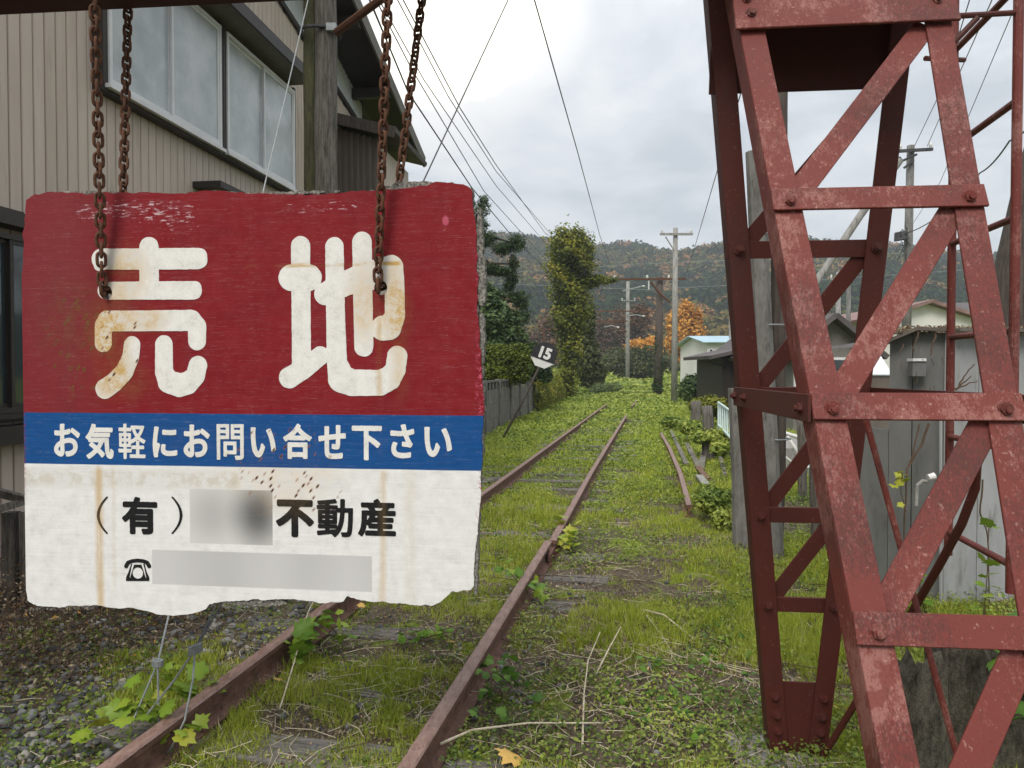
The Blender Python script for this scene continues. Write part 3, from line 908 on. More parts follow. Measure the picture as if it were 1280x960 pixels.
def lattice(x0, mirror=False):
    s_ = 1
    FN = Vector((0, -1, 0.43)).normalized(); RN = Vector((0, -1, -0.164)).normalized()
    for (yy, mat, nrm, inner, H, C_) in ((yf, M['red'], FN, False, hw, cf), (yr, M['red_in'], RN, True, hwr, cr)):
        ztop = 2.92
        lw = 0.076 if not inner else 0.074
        for sd in (-1, 1):
            zb = 0.0 if inner else -0.02
            P = Vector((x0 + C_(zb) + sd * (H(zb) - lw / 2), yy(zb), zb)); Q = Vector((x0 + C_(ztop) + sd * (H(ztop) - lw / 2), yy(ztop), ztop))
            mb = MB(); mb.bar(P, Q, lw, 0.009, nrm)
            # side flange, running back from the face
            ax = Vector((1, 0, 0))
            fw = 0.08
            bk = -nrm if not inner else nrm * -1
            e = Vector((sd * (lw / 2 - 0.0045), 0, 0))
            mb.bar(P + e + bk * (fw / 2 + 0.005), Q + e + bk * (fw / 2 + 0.005), fw, 0.009, ax)
            o = mb.build('corner_post', mat, gan); bevel(o, 0.0015, 1)
        lv = [2.045, 1.485, 1.015, 0.64, 0.33]
        lv = [2.045, 1.485, 1.012, 0.60, 0.25] if not inner else [2.01, 1.482, 1.02, 0.655]
        for z in lv:
            w = H(z) + (0.004)
            o = MB().bar((x0 + C_(z) - w, yy(z), z), (x0 + C_(z) + w, yy(z), z), 0.070 if not inner else 0.062, 0.009, nrm, 0.0135 if not inner else -0.013).build('strap', mat, gan)
            bevel(o, 0.0015, 1)
            bz = [(x0 + C_(z) + sd * (H(z) - 0.042), yy(z) - 0.020, z) for sd in (-1, 1)]
            if inner: bz = [(x0 + C_(z) + sd * (H(z) - 0.038), yy(z) - 0.007, z) for sd in (-1, 1)]
            bolts(o, bz, inner)
        top = [2.64 if not inner else 2.56] + lv
        for a, b in zip(top[:-1], top[1:]):
            za, zb = a - (0.0 if a > 2.5 else 0.02), b + 0.02
            P = (x0 + C_(zb) - H(zb) + 0.065, yy(zb), zb); Q = (x0 + C_(za) + H(za) - 0.070, yy(za), za)
            o = MB().bar(P, Q, 0.068 if not inner else 0.060, 0.008, nrm, -0.0095 if not inner else -0.0215).build('diagonal_brace', mat, gan)
            bevel(o, 0.0015, 1)
    # head plates, base plate with rivets, side bands
    o = MB().bar((x0 - .012 - hw(2.8) - 0.006, -1.27 + 0.43 * 2.775 - 0.018, 2.785), (x0 - .012 + hw(2.8) + 0.006, -1.27 + 0.43 * 2.775 - 0.018, 2.785), 0.33, 0.010, FN).build('head_plate', M['red'], gan)
    bevel(o, 0.002, 1)
    bolts(o, [(x0 - .012 - hw(2.8) + 0.045, yf(2.685) - 0.025, 2.69), (x0 - .012 - hw(2.8) + 0.035, yf(2.745) - 0.025, 2.745), (x0 - .012 + hw(2.8) - 0.05, yf(2.71) - 0.025, 2.71)])
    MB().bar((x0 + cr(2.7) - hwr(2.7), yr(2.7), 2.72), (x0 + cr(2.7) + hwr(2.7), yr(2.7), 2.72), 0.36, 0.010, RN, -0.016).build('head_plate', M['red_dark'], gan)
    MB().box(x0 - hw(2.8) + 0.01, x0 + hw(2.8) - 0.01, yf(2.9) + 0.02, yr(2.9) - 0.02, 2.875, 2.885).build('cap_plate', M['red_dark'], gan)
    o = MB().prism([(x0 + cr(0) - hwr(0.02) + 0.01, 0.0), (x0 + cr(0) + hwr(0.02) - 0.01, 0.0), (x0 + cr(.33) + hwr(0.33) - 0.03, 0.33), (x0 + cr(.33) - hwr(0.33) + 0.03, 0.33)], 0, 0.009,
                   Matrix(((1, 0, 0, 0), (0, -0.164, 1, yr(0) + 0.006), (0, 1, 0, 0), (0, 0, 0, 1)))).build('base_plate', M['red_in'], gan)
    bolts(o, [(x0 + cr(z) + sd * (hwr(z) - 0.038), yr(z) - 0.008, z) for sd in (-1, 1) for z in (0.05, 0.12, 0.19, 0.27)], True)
    MB().box(x0 - 0.2, x0 + 0.2, yr(0) - 0.12, yr(0) + 0.14, -0.10, 0.02).build('footing', M['concrete'], gan)
    MB().box(x0 - 0.2, x0 + 0.2, yf(0) - 0.12, yf(0) + 0.14, -0.12, -0.01).build('footing', M['concrete'], gan)
    for sd in (-1, 1):
        z = 1.482; xx = x0 + cf(z) + sd * (hw(z) + 0.009); xr = x0 + cr(z) + sd * (hwr(z) + 0.009); xm = lambda t: xx + (xr - xx) * t + sd * .004
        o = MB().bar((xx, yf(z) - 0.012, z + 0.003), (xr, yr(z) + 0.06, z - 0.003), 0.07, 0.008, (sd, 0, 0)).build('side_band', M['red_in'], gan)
        bevel(o, 0.0015, 1)
        bolts(o, [(xm(.06), yf(z) + 0.05, z), (xm(.8), yr(z) - 0.16, z), (xm(.97), yr(z) + 0.02, z)], True, R(-90) * sd * -1 if sd > 0 else R(-90))


lattice(0.0)
lattice(-3.85)
BX0, BX1 = -4.3, -hw(2.8) - 0.02
MB().box(BX0, BX1, -0.235, 0.075, 2.912, 2.922).build('beam_flange', M['red_dark'], gan)
for yy in (-0.235, 0.066):
    MB().box(BX0, BX1, yy, yy + 0.009, 2.925, 3.26).build('beam_web', M['red'], gan)
MB().box(BX0, BX1, -0.235, 0.075, 3.263, 3.273).build('beam_flange', M['red'], gan)

# =================================================================== LADDER beside the gantry leg
lad = empty('steel_ladder', at(1188, 694, 2.9), 0, 'red steel pipe ladder standing behind the right edge of the lattice leg', 'ladder')


def wbuild(mb, name, mat, root, smooth=False):
    """mesh given in world coordinates, parented to a root"""
    iv = (Matrix.Translation(root.location) @ Matrix.Rotation(root.rotation_euler.z, 4, 'Z')).inverted()
    mb.v = [tuple(iv @ Vector(q)) for q in mb.v]
    return mb.build(name, mat, root, smooth)


A0 = at(1188, 462, 2.9); B0 = at(1267, 462, 2.4)
zl = [2.85, 2.47, 2.085, 1.71, 1.31, 0.925]
for P in (A0, B0):
    p, q = P.copy(), P.copy(); p.z = 0.83; q.z = 3.6
    wbuild(MB().tube([p, q], 0.0155, 12), 'stile', M['red'], lad, False)
for z in zl:
    p, q = A0.copy(), B0.copy(); p.z = z; q.z = z
    wbuild(MB().tube([p, q], 0.0125, 10), 'rung', M['red'], lad, False)
for a, b, r in ((at(1157, 73, 2.75), at(1205, 75, 2.9), .010), (at(1178, 21, 2.3), at(1268, 16, 2.4), .0095), (at(1222, 22, 2.33), at(1180, 66, 2.35), .0095)):
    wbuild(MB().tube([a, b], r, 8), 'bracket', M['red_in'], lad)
o = wbuild(MB().tube([at(1078, 508, 2.25), at(1186, 907, 2.25), at(1200, 958, 2.25), at(1215, 1010, 2.25)], 0.0105, 8, squash=0.7), 'brace_rod', M['red'], gan)
o.location = Matrix.Rotation(-PSI, 3, 'Z') @ (Vector(o.location)) * 0
crv = [at(1222, 560, 2.0), at(1219, 610, 2.05), at(1202, 655, 2.1), at(1175, 705, 2.2), at(1145, 757, 2.35), at(1090, 845, 2.65), at(1029, 945, 2.86)]
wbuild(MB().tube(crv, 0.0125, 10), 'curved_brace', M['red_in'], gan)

# =================================================================== GROUND
XL0, XL1, XR0, XR1 = -1.99, 0.198, -0.885, 0.198          # rails: x = a + b*y


def lrx(y): return XL0 + XL1 * y
def rrx(y): return XR0 + XR1 * y


def gh(x, y):
    x = np.asarray(x, float); y = np.asarray(y, float)
    h_ = (fbm(x, y, 1.3, 3, 3) - 0.5) * 0.07 + (fbm(x, y, 0.25, 9, 2) - 0.5) * 0.03
    left = lrx(y) - 0.9 - x
    nearf = np.clip((16 - y) / 8, 0, 1)
    h_ = h_ + np.clip(left, 0, 2.5) * 0.10 * nearf
    right = x - (rrx(y) + 2.6)
    h_ = h_ + np.clip(right, 0, 3) * 0.03
    inside = ((x > lrx(y) - .35) & (x < rrx(y) + .35))
    h_ = np.where(inside, h_ * 0.75 - 0.004, h_)
    far = np.clip((np.hypot(x, y) - 60) / 100, 0, 1)
    return h_ * (1 - far) - far * 0.05


xs = np.concatenate([-np.geomspace(1500, 6.2, 34), np.arange(-6, 6.01, 0.06), np.geomspace(6.2, 1500, 34)])
ys = np.concatenate([-np.geomspace(400, 3, 10), np.arange(-2.5, 1.5, 0.4), np.arange(1.5, 11, 0.055), np.arange(11, 30, 0.25), np.geomspace(31, 2500, 45)])
GXX, GYY = np.meshgrid(xs, ys)
V = np.stack([GXX, GYY, gh(GXX, GYY)], -1).reshape(-1, 3)
nx, ny = len(xs), len(ys)
ii = (np.arange(ny - 1)[:, None] * nx + np.arange(nx - 1)[None]).ravel()
F = np.stack([ii, ii + 1, ii + nx + 1, ii + nx], -1)
g = put('ground', mesh_np('ground', V, F, M['ground'], smooth=True)); tag(g, kind='structure')

# =================================================================== RAILWAY TRACK
prof = [(-.055, 0), (.055, 0), (.055, .010), (.012, .024), (.0085, .05), (.0085, .10), (.0315, .112), (.0325, .135), (.026, .142), (-.026, .142), (-.0325, .135), (-.0315, .112), (-.0085, .10), (-.0085, .05), (-.012, .024), (-.055, .010)]


def rail(pts, name, parent, base_z=0.008):
    pts = [Vector(p) for p in pts]
    vs, fs, mi = [], [], []
    n = len(prof)
    for i, p in enumerate(pts):
        t = (pts[min(len(pts) - 1, i + 1)] - pts[max(0, i - 1)]).normalized(); s_ = Vector((t.y, -t.x, 0)).normalized()
        vs += [p + s_ * a + Vector((0, 0, b + base_z)) for a, b in prof]
    for i in range(len(pts) - 1):
        for j in range(n):
            fs.append((i * n + j, i * n + (j + 1) % n, (i + 1) * n + (j + 1) % n, (i + 1) * n + j)); mi.append(1 if j in (7, 8, 9) else 0)
    fs += [tuple(range(n - 1, -1, -1)), tuple((len(pts) - 1) * n + j for j in range(n))]; mi += [0, 0]
    me = bpy.data.meshes.new(name); me.from_pydata(vs, [], fs); me.materials.append(M['rail']); me.materials.append(M['rail_top'])
    me.polygons.foreach_set('material_index', mi); me.update()
    return put(name, me, parent)


trk = empty('railway_track', (0, 0, 0), 0, 'rusty narrow railway track overgrown with grass, running away to the hills', 'railway track')
rail([(lrx(y) + (0.02 if y < 4 else 0), y, 0) for y in (-3, 0, 2, 4, 5.2)], 'rail', trk)
rail([(lrx(y), y, 0) for y in (5.21, 8, 12, 16, 20, 24, 30)], 'rail', trk)
rail([(rrx(y) - 0.02 * max(0, (4 - y) / 4), y, 0) for y in (-3, 0, 2, 4, 5.2, 6.0)], 'rail', trk)
rail([(rrx(y) + 0.035 * max(0, 1 - (y - 6.05) / 4), y, 0) for y in (6.01, 7, 8, 10, 12, 16, 20, 22.6)], 'rail', trk)
rail([(rrx(y) + 0.04 * math.sin(y), y, -0.03) for y in (29, 33, 37)], 'rail', trk)
sl_me = []
for k in range(4):
    mb = MB(); nseg = 10
    L_, w_, h_ = 1.05, 0.10, 0.14
    for i in range(nseg + 1):
        xx = -L_ + 2 * L_ * i / nseg
        jj = [random.uniform(-.008, .008) for _ in range(4)]
        mb.v += [(xx, -w_ + jj[0], -h_), (xx, w_ + jj[1], -h_), (xx, w_ + jj[1] * 1.5, jj[2]), (xx, w_ * .3, jj[3] * .7), (xx, -w_ * .4, -jj[3] * .7), (xx, -w_ + jj[0] * 1.5, -jj[2])]
    for i in range(nseg):
        for j in range(6):
            mb.f.append((i * 6 + j, i * 6 + (j + 1) % 6, (i + 1) * 6 + (j + 1) % 6, (i + 1) * 6 + j))
    mb.f += [(5, 4, 3, 2, 1, 0), tuple(nseg * 6 + j for j in range(6))]
    sl_me.append(mb.mesh('sleeper', M['sleeper']))
yy = 1.6; k = 0
while yy < 24:
    o = put('sleeper', sl_me[k % 4], trk)
    cx_ = (lrx(yy) + rrx(yy)) / 2
    o.location = (cx_ + random.uniform(-.05, .05), yy, 0.004 + random.uniform(-.012, .014)); o.rotation_euler = (random.uniform(-.03, .03), 0, R(-11.2) + random.uniform(-.03, .03))
    yy += 0.66; k += 1
# rail spikes and joint bars on the near right rail
for yy in np.arange(1.75, 9, 0.66):
    for fx in (lrx, rrx):
        for sd in (-1, 1):
            o = MB().box(-.011, .011, -.011, .011, 0, .032).build('spike', M['rail'], trk) if (yy < 2 and fx is lrx and sd < 0) else put('spike', spike_me, trk)
            if yy < 2 and fx is lrx and sd < 0: spike_me = o.data
            o.location = (fx(yy) + sd * .062, yy + random.uniform(-.03, .03), .004)
o = MB().box(-.012, .012, -.25, .25, .035, .098).build('joint_bar', M['rail'], trk); o.location = (rrx(6.0) + 0.045, 6.0, 0); o.rotation_euler.z = R(-11.2)
for sd in (-.17, -.06, .06, .17):
    b = put('bolt', bolt_in, o); b.location = (0.014, sd, .066); b.rotation_euler.z = R(90)
# loose siding rail on the right
sr = empty('loose_rail', (at(862, 629, 7.7).x, 7.7, 0), 0, 'rusty loose rail lying in the weeds right of the track', 'rail')
o = rail([(1.90, 7.7, 0), (2.35, 10, 0), (2.92, 13.3, 0), (3.5, 16.9, -.03)], 'rail', None, -0.012)
o.parent = sr; o.location = -sr.location

# =================================================================== GRASS, WEEDS, STONES (ground cover)


def scatter(n, y0, y1, pw=1.0, wide=0.80):
    u = rng.random(n)
    y = y0 * (y1 / y0) ** (u ** pw)
    x = (rng.random(n) * 2 - 1) * (wide * y + 0.6)
    return x, y


def not_on_rail(x, y, m_=0.035):
    return (np.abs(x - lrx(y)) > m_) & (np.abs(x - rrx(y)) > m_)


def on_rail_kill(x, y): return not_on_rail(x, y, 0.04)


def blades(x, y, h_, w_, tint, lean=0.35):
    n = len(x)
    z = gh(x, y) - 0.004
    a = rng.random(n) * 2 * np.pi
    d = np.stack([np.cos(a), np.sin(a), np.zeros(n)], 1)          # width direction
    l = rng.normal(size=(n, 2)) * lean
    base = np.stack([x, y, z], 1)
    mid = base + np.stack([l[:, 0] * h_ * .35, l[:, 1] * h_ * .35, h_ * .55], 1)
    tip = base + np.stack([l[:, 0] * h_, l[:, 1] * h_, h_ * (1 - 0.25 * np.hypot(l[:, 0], l[:, 1]).clip(0, 2))], 1)
    w2 = (w_[:, None] * d) / 2
    V = np.stack([base - w2, base + w2, mid + w2 * .8, mid - w2 * .8, tip], 1)
    k = np.arange(n)[:, None] * 5
    T = np.concatenate([k + [0, 1, 2], k + [0, 2, 3], k + [3, 2, 4]], 0)
    return V.reshape(-1, 3), T, np.repeat(tint, 5)


def patch(x, y):
    """how grassy a place is, 0..1"""
    p = fbm(x, y, 0.85, 51, 3)
    mid = (x > lrx(y)) & (x < rrx(y))
    p = p + np.where(mid, 0.06, 0)
    left = lrx(y) - x
    p = p - np.clip(left - 0.2, 0, 1) * 0.10 * (y < 7) + 0.03 * (y > 6) + 0.06 * (y > 12)
    rr = x - rrx(y)
    p = p - 0.06 * ((rr > 0) & (rr < 0.35)) + 0.05 * ((rr > 1.4) & (rr < 3.2)) + 0.035 * (rr > 0.35)
    return p


VV, TT, TI = [], [], []; off = 0
x, y = scatter(520000, 1.7, 9.0, 0.8)
p = patch(x, y)
fz = fbm(x, y, .11, 52, 2)
keep = (rng.random(len(x)) < np.clip((p - 0.415) * 6, 0, 1) * np.clip((fz - .34) * 6, 0.05, 1)) & on_rail_kill(x, y)
x, y, p = x[keep], y[keep], p[keep]
hh_ = (0.022 + 0.055 * rng.random(len(x))) * (0.6 + 0.9 * np.clip(p - 0.47, 0, .3) / .25)
ww_ = 0.0022 + 0.0016 * rng.random(len(x)) + 0.0004 * y
ti = np.clip(0.33 + 0.42 * fbm(x, y, 0.5, 77, 2) + rng.normal(size=len(x)) * 0.10 - 0.0, 0, 0.86)
ti[rng.random(len(x)) < 0.035] = 1.0
V, T, t_ = blades(x, y, hh_, ww_, ti, 0.3); VV.append(V); TT.append(T + off); TI.append(t_); off += len(V)
x, y = scatter(260000, 8.5, 40.0, 0.9, 0.62)
p = patch(x, y)
keep = (rng.random(len(x)) < np.clip((p - 0.44) * 7, 0, 1)) & not_on_rail(x, y, 0.06)
x, y, p = x[keep], y[keep], p[keep]
edge = np.clip(np.abs(x - (lrx(y) + .55)) - 1.1, 0, 2.0)
hh_ = (0.04 + 0.07 * rng.random(len(x))) * (0.7 + 0.5 * edge)
ww_ = 0.0012 * y * (0.7 + 0.6 * rng.random(len(x)))
ti = np.clip(0.38 + 0.42 * fbm(x, y, 1.1, 78, 3) + rng.normal(size=len(x)) * 0.10, 0, 0.95)
V, T, t_ = blades(x, y, hh_, ww_, ti, 0.45); VV.append(V); TT.append(T + off); TI.append(t_); off += len(V)
gr = put('grass', mesh_np('grass', np.concatenate(VV), np.concatenate(TT), M['grass'], np.concatenate(TI)))
tag(gr, 'bright green grass growing in tufts along the railway track', 'grass', kind='stuff')

# weeds: low broad leaves
x, y = scatter(300000, 1.8, 45.0, 0.85, 0.72)
w1 = fbm(x, y, 0.6, 91, 3); rr = x - rrx(y)
dens = np.clip((w1 - 0.41) * 6, 0, 1) * (0.5 + 0.5 * (rr > 0)) + np.clip((y - 7) / 14, 0, 1) * 0.55
keep = (rng.random(len(x)) < dens) & not_on_rail(x, y, 0.045) & ~((x < lrx(y) - 1.6) & (y < 7))
x, y = x[keep], y[keep]; n = len(x)
side = np.clip(np.abs(x - (lrx(y) + .55)) - 1.3, 0, 3)
zz = gh(x, y) + rng.random(n) ** 1.3 * (0.050 + 0.025 * side + 0.003 * y) + 0.004
ti = np.clip(0.12 + 0.62 * fbm(x, y, 0.35, 93, 3) + rng.normal(size=n) * 0.12 + np.clip((y - 8) / 20, 0, 1) * 0.16, 0, 1)
sz = (0.015 + 0.016 * rng.random(n)) * np.clip(y / 6, 0.85, 5)
me = leaf_mesh('weeds', np.stack([x, y, zz], 1), sz, ti, M['weed'], up=0.6, aspect=0.75)
tag(put('weeds', me), 'low leafy weeds and creepers covering the ground beside the rails', 'weeds', kind='stuff')

# leaf litter and dry bits
x, y = scatter(170000, 1.7, 16.0, 0.8)
keep = (rng.random(len(x)) < np.clip((fbm(x, y, 0.7, 15, 3) - 0.34) * 4, 0.15, 1)) & not_on_rail(x, y, 0.05)
x, y = x[keep], y[keep]; n = len(x)
me = leaf_mesh('leaf_litter', np.stack([x, y, gh(x, y) + 0.008 + 0.01 * rng.random(n)], 1), 0.010 + 0.022 * rng.random(n) ** 2, rng.random(n) ** 1.3 * 0.8 + 0.1 * (rng.random(n) < .06), M['litter'], up=1.2, aspect=0.45)
tag(put('leaf_litter', me), 'brown fallen leaves and dry bits lying over the soil', 'leaf litter', kind='stuff')

# dry straw stalks lying on the ground
mb = MB()
for k in range(1300):
    if k < 380: cy = random.uniform(2.1, 4.2); cx_ = rrx(cy) + random.uniform(0.25, 1.5)
    elif k < 640: cy = random.uniform(2.0, 4.0); cx_ = random.uniform(lrx(cy) + .05, rrx(cy) - .05)
    else: cy = random.uniform(2.2, 7.5); cx_ = random.uniform(lrx(cy) - 1.6, rrx(cy) + 2.6)
    a = random.uniform(0, 6.28); L_ = random.uniform(.05, .26); zz = float(gh(cx_, cy)) + random.uniform(.006, .03)
    d = Vector((math.cos(a), math.sin(a), 0)); nrm = Vector((-d.y, d.x, 0)) * random.uniform(-.2, .2)
    p0 = Vector((cx_, cy, zz))
    mb.tube([p0, p0 + d * L_ * .5 + nrm * L_ + Vector((0, 0, random.uniform(0, .015))), p0 + d * L_ + Vector((0, 0, random.uniform(-.005, .02)))], random.uniform(.0008, .002), 4, cap=False)
tag(mb.build('dry_stalks', M['straw']), 'pale dry straw and stalks scattered over the ground near the rails', 'straw', kind='stuff')
mb = MB()
for k in range(650):
    cy = random.uniform(2.2, 6.0); cx_ = random.uniform(lrx(cy) - 2.6, rrx(cy) + 2.0)
    if k > 320: cx_ = random.uniform(lrx(cy) - 2.4, lrx(cy) - .8); cy = random.uniform(3.4, 6.2)
    a = random.uniform(0, 6.28); L_ = random.uniform(.06, .4); zz = float(gh(cx_, cy)) + random.uniform(.006, .05)
    d = Vector((math.cos(a), math.sin(a), random.uniform(-.05, .3 if k > 320 else .05))); p0 = Vector((cx_, cy, zz))
    mb.tube([p0, p0 + d * L_ * .5 + Vector((random.uniform(-.02, .02), 0, .01)), p0 + d * L_], random.uniform(.001, .0028), 4, cap=False)
tag(mb.build('dry_twigs', M['twig']), 'thin brown twigs strewn along the left side and between the rails', 'twigs', kind='stuff')

# ballast stones
ico = [(0, 0, -1), (.7236, -.5257, -.4472), (-.2764, -.8506, -.4472), (-.8944, 0, -.4472), (-.2764, .8506, -.4472), (.7236, .5257, -.4472), (.2764, -.8506, .4472), (-.7236, -.5257, .4472), (-.7236, .5257, .4472), (.2764, .8506, .4472), (.8944, 0, .4472), (0, 0, 1)]
icf = [(0, 1, 2), (1, 0, 5), (0, 2, 3), (0, 3, 4), (0, 4, 5), (1, 5, 10), (2, 1, 6), (3, 2, 7), (4, 3, 8), (5, 4, 9), (1, 10, 6), (2, 6, 7), (3, 7, 8), (4, 8, 9), (5, 9, 10), (6, 10, 11), (7, 6, 11), (8, 7, 11), (9, 8, 11), (10, 9, 11)]
x, y = scatter(42000, 1.8, 11.0, 0.85)
left = lrx(y) - x; rr = x - rrx(y)
p = patch(x, y)
dn = np.where(left > 0.1, np.clip(1.25 - left * .45, 0, 1), np.where(rr < 0, 0.22, np.where(rr < .35, .22, 0.04)))
keep = (rng.random(len(x)) < dn * np.clip((0.60 - p) * 8, 0.02, 1)) & not_on_rail(x, y, 0.07)
x, y = x[keep], y[keep]; n = len(x)
I = np.array(ico); sc = (0.006 + 0.022 * rng.random(n) ** 2.4) * np.where(x < lrx(y), 1.0, 0.75)
sc = np.where((x < lrx(y)) & (rng.random(n) < .06), sc * 1.3, sc)
V = I[None] * (1 + 0.34 * rng.normal(size=(n, 12, 1)).clip(-1, 1)) * sc[:, None, None]
V[:, :, 0] *= rng.uniform(.8, 1.5, n)[:, None]; V[:, :, 2] *= rng.uniform(.55, .95, n)[:, None]
an = rng.random(n) * 6.28; ca, sa = np.cos(an)[:, None], np.sin(an)[:, None]
X0, Y0 = V[:, :, 0].copy(), V[:, :, 1].copy()
V[:, :, 0] = X0 * ca - Y0 * sa + x[:, None]; V[:, :, 1] = X0 * sa + Y0 * ca + y[:, None]
V[:, :, 2] += (gh(x, y) + sc * .35)[:, None]
F = (np.array(icf)[None] + np.arange(n)[:, None, None] * 12).reshape(-1, 3)
m = newmat('ballast_stone')
t = attr('tint'); v = coords('Object')
c = ramp(t, (0, (0.05, 0.052, 0.055)), (.45, (0.13, 0.135, 0.14)), (.8, (0.25, 0.25, 0.245)), (1, (0.36, 0.33, 0.29)))
c = mixc(sst(noise(v, 90, 5, .7), .5, .7) * .4, c, (0.08, 0.06, 0.045))
finish(c, 0.9, noise(v, 120, 4, .7), .5, .004, spec=.2)
M['ballast'] = m
tag(put('ballast_gravel', mesh_np('ballast_gravel', V.reshape(-1, 3), F, M['ballast'], np.repeat(rng.random(n), 12))), 'grey ballast stones beside and between the rails', 'gravel', kind='stuff')

# =================================================================== BROAD-LEAVED VINES on the rails (each leaf its own piece)


def lobed_leaf(name, s=1.0, t=0.5, seed=0):
    rnd = random.Random(seed)
    out = [(0, 0), (.16, -.10), (.42, .02), (.36, .17), (.62, .42), (.36, .52), (.30, .72), (.13, .70), (0, 1.0)]
    out = [(a * (1 + rnd.uniform(-.08, .08)), b) for a, b in out]
    pts = out + [(-a, b) for a, b in out[-2:0:-1]]
    V_ = [(0, .38, .04)] + [(a * .9, b, -.10 * a * a * 3 - .12 * (b - .3) ** 2 + rnd.uniform(-.03, .03)) for a, b in pts]
    n_ = len(pts)
    F_ = np.array([(0, 1 + i, 1 + (i + 1) % n_) for i in range(n_)])
    V_ = np.array(V_)
    ti_ = np.clip(np.full(len(V_), t) + np.array([0.10] + [0] * n_), 0, 1)
    return mesh_np(name, V_, F_, M['vineleaf'], ti_, smooth=False)


leafs = {t: [lobed_leaf('leaf', t=t, seed=k + int(t * 100)) for k in range(3)] for t in (.08, .3, .5, .68, .9)}


def vine(label, centers, n, size, tones, stem=None, spread=.1, hgt=.06, tip=.35):
    root = empty('creeping_vine', centers[0], 0, label, 'vine')
    base = Vector(centers[0])
    cs_ = [Vector(c) for c in centers]
    if len(cs_) == 1: cs_ = [cs_[0], cs_[0] + Vector((.08, .02, .02))]
    mb = MB(); mb.tube([c - base + Vector((0, 0, -.0)) for c in cs_], .003, 5); mb.build('stem', M['twig'], root)
    for k in range(n):
        u = random.random() * (len(cs_) - 1); i = min(int(u), len(cs_) - 2)
        p = cs_[i].lerp(cs_[i + 1], u - i) + Vector((random.gauss(0, spread), random.gauss(0, spread), abs(random.gauss(0, hgt))))
        o = put('leaf', random.choice(leafs[random.choice(tones)]), root)
        o.location = p - base
        s_ = size * random.uniform(.6, 1.15); o.scale = (s_, s_, s_)
        o.rotation_euler = (random.gauss(-.1, tip) + .5, random.gauss(0, tip), random.uniform(0, 6.28))
    return root


def gp(px, py, dz=0.0, z=0.0):
    """ground point below that pixel, lifted by dz"""
    q = at(px, py, 1.0); k = (CAMZ - z) / (CAMZ - q.z)
    return Vector((q.x * k, q.y * k, z + dz))


vine('bright green lobed vine trailing over the left rail under the tied wires', [gp(90, 945, .05), gp(150, 935, .10), gp(180, 920, .15), gp(230, 955, .08)], 34, .085, (.5, .68, .68, .9), spread=.04, hgt=.04)
vine('big green vine leaves against the left rail right of the tied wires', [gp(232, 905, .10), gp(262, 895, .13)], 8, .12, (.5, .5, .68), spread=.02, hgt=.03)
vine('leafy green vine clump climbing over the left rail below the sign', [gp(366, 848, .05), gp(382, 822, .09)], 22, .11, (.3, .5, .5), spread=.035, hgt=.05)
vine('green vine clump in the angle of the left rail at the sign\'s lower edge', [gp(410, 800, .10), gp(430, 815, .06)], 18, .085, (.3, .5, .68), spread=.04, hgt=.04)
vine('yellow-green vine sprouting at the joint of the right rail', [gp(703, 668, .16), gp(715, 690, .10), gp(700, 700, .06)], 26, .10, (.68, .9, .9, .68), spread=.045, hgt=.05)
vine('green vine crossing the right rail below its joint', [gp(632, 742, .18), gp(660, 755, .08), gp(675, 762, .05)], 26, .075, (.3, .5, .68), spread=.05, hgt=.03)
vine('dark green heart-leaved creeper beside the near right rail', [gp(598, 905, .04), gp(620, 860, .08), gp(640, 870, .05), gp(610, 920, .03)], 46, .055, (.08, .3, .08, .3), spread=.055, hgt=.035)
vine('low green leaf clump in the grass between the rails', [gp(500, 815, .04), gp(560, 800, .05)], 34, .05, (.3, .5, .3), spread=.05, hgt=.02)
vine('dark ivy patch on the soil at the lower right of the track', [gp(790, 900, .03), gp(870, 890, .03), gp(850, 930, .03)], 60, .04, (.08, .3, .08, .3), spread=.12, hgt=.02)
vine('green weeds with round leaves right of the track before the gantry foot', [gp(800, 850, .03), gp(890, 860, .04), gp(920, 800, .04)], 60, .04, (.3, .08, .5), spread=.12, hgt=.02)
vine('small green creeper left of the left rail by the stones', [gp(200, 862, .04), gp(215, 850, .05)], 10, .055, (.5, .68), spread=.04, hgt=.02)

for (px, py, c, lb) in ((655, 957, .9, 'orange fallen leaf lying right of the near rail'), (297 + 243, 768, .9, 'yellow fallen leaf in the grass under the sign\'s right part')):
    pass
M['yleaf'] = m_plain('yellow_leaf', (0.55, 0.30, 0.06), (0.62, 0.42, 0.12), 12, .6, .1, .001)


def fallen(px, py, s_, rz, label, mat='yleaf', z=.03):
    o = put('fallen_leaf', leafs[.9][0].copy()); o.data.materials.clear(); o.data.materials.append(M[mat])
    o.location = gp(px, py, z); o.scale = (s_, s_, s_); o.rotation_euler = (.3, .15, rz)
    tag(o, label, 'leaf')


fallen(650, 957, .12, 1.2, 'orange fallen leaf at the bottom edge right of the near rail', z=.02)
fallen(452, 772, .055, .3, 'yellow fallen leaf standing in grass under the sign between the rails', z=.07)
fallen(352, 856, .05, 2.2, 'pale yellow fallen leaf beside the left rail between two vine clumps', z=.03)
fallen(20, 800, .12, .5, 'large yellow-orange leaf at the left edge under the sign corner', z=.05)
fallen(55, 790, .10, 2.5, 'yellow leaf under the lower left corner of the sign', z=.05)
fallen(1048, 892, .05, 1.5, 'yellow leaf in the grass just behind the rear foot of the lattice leg', z=.03)
fallen(1066, 900, .045, .5, 'small yellow leaf right of the rear foot of the lattice leg', z=.03)
fallen(567, 808, .06, 2.5, 'tan curled leaf left of the near right rail', z=.03)

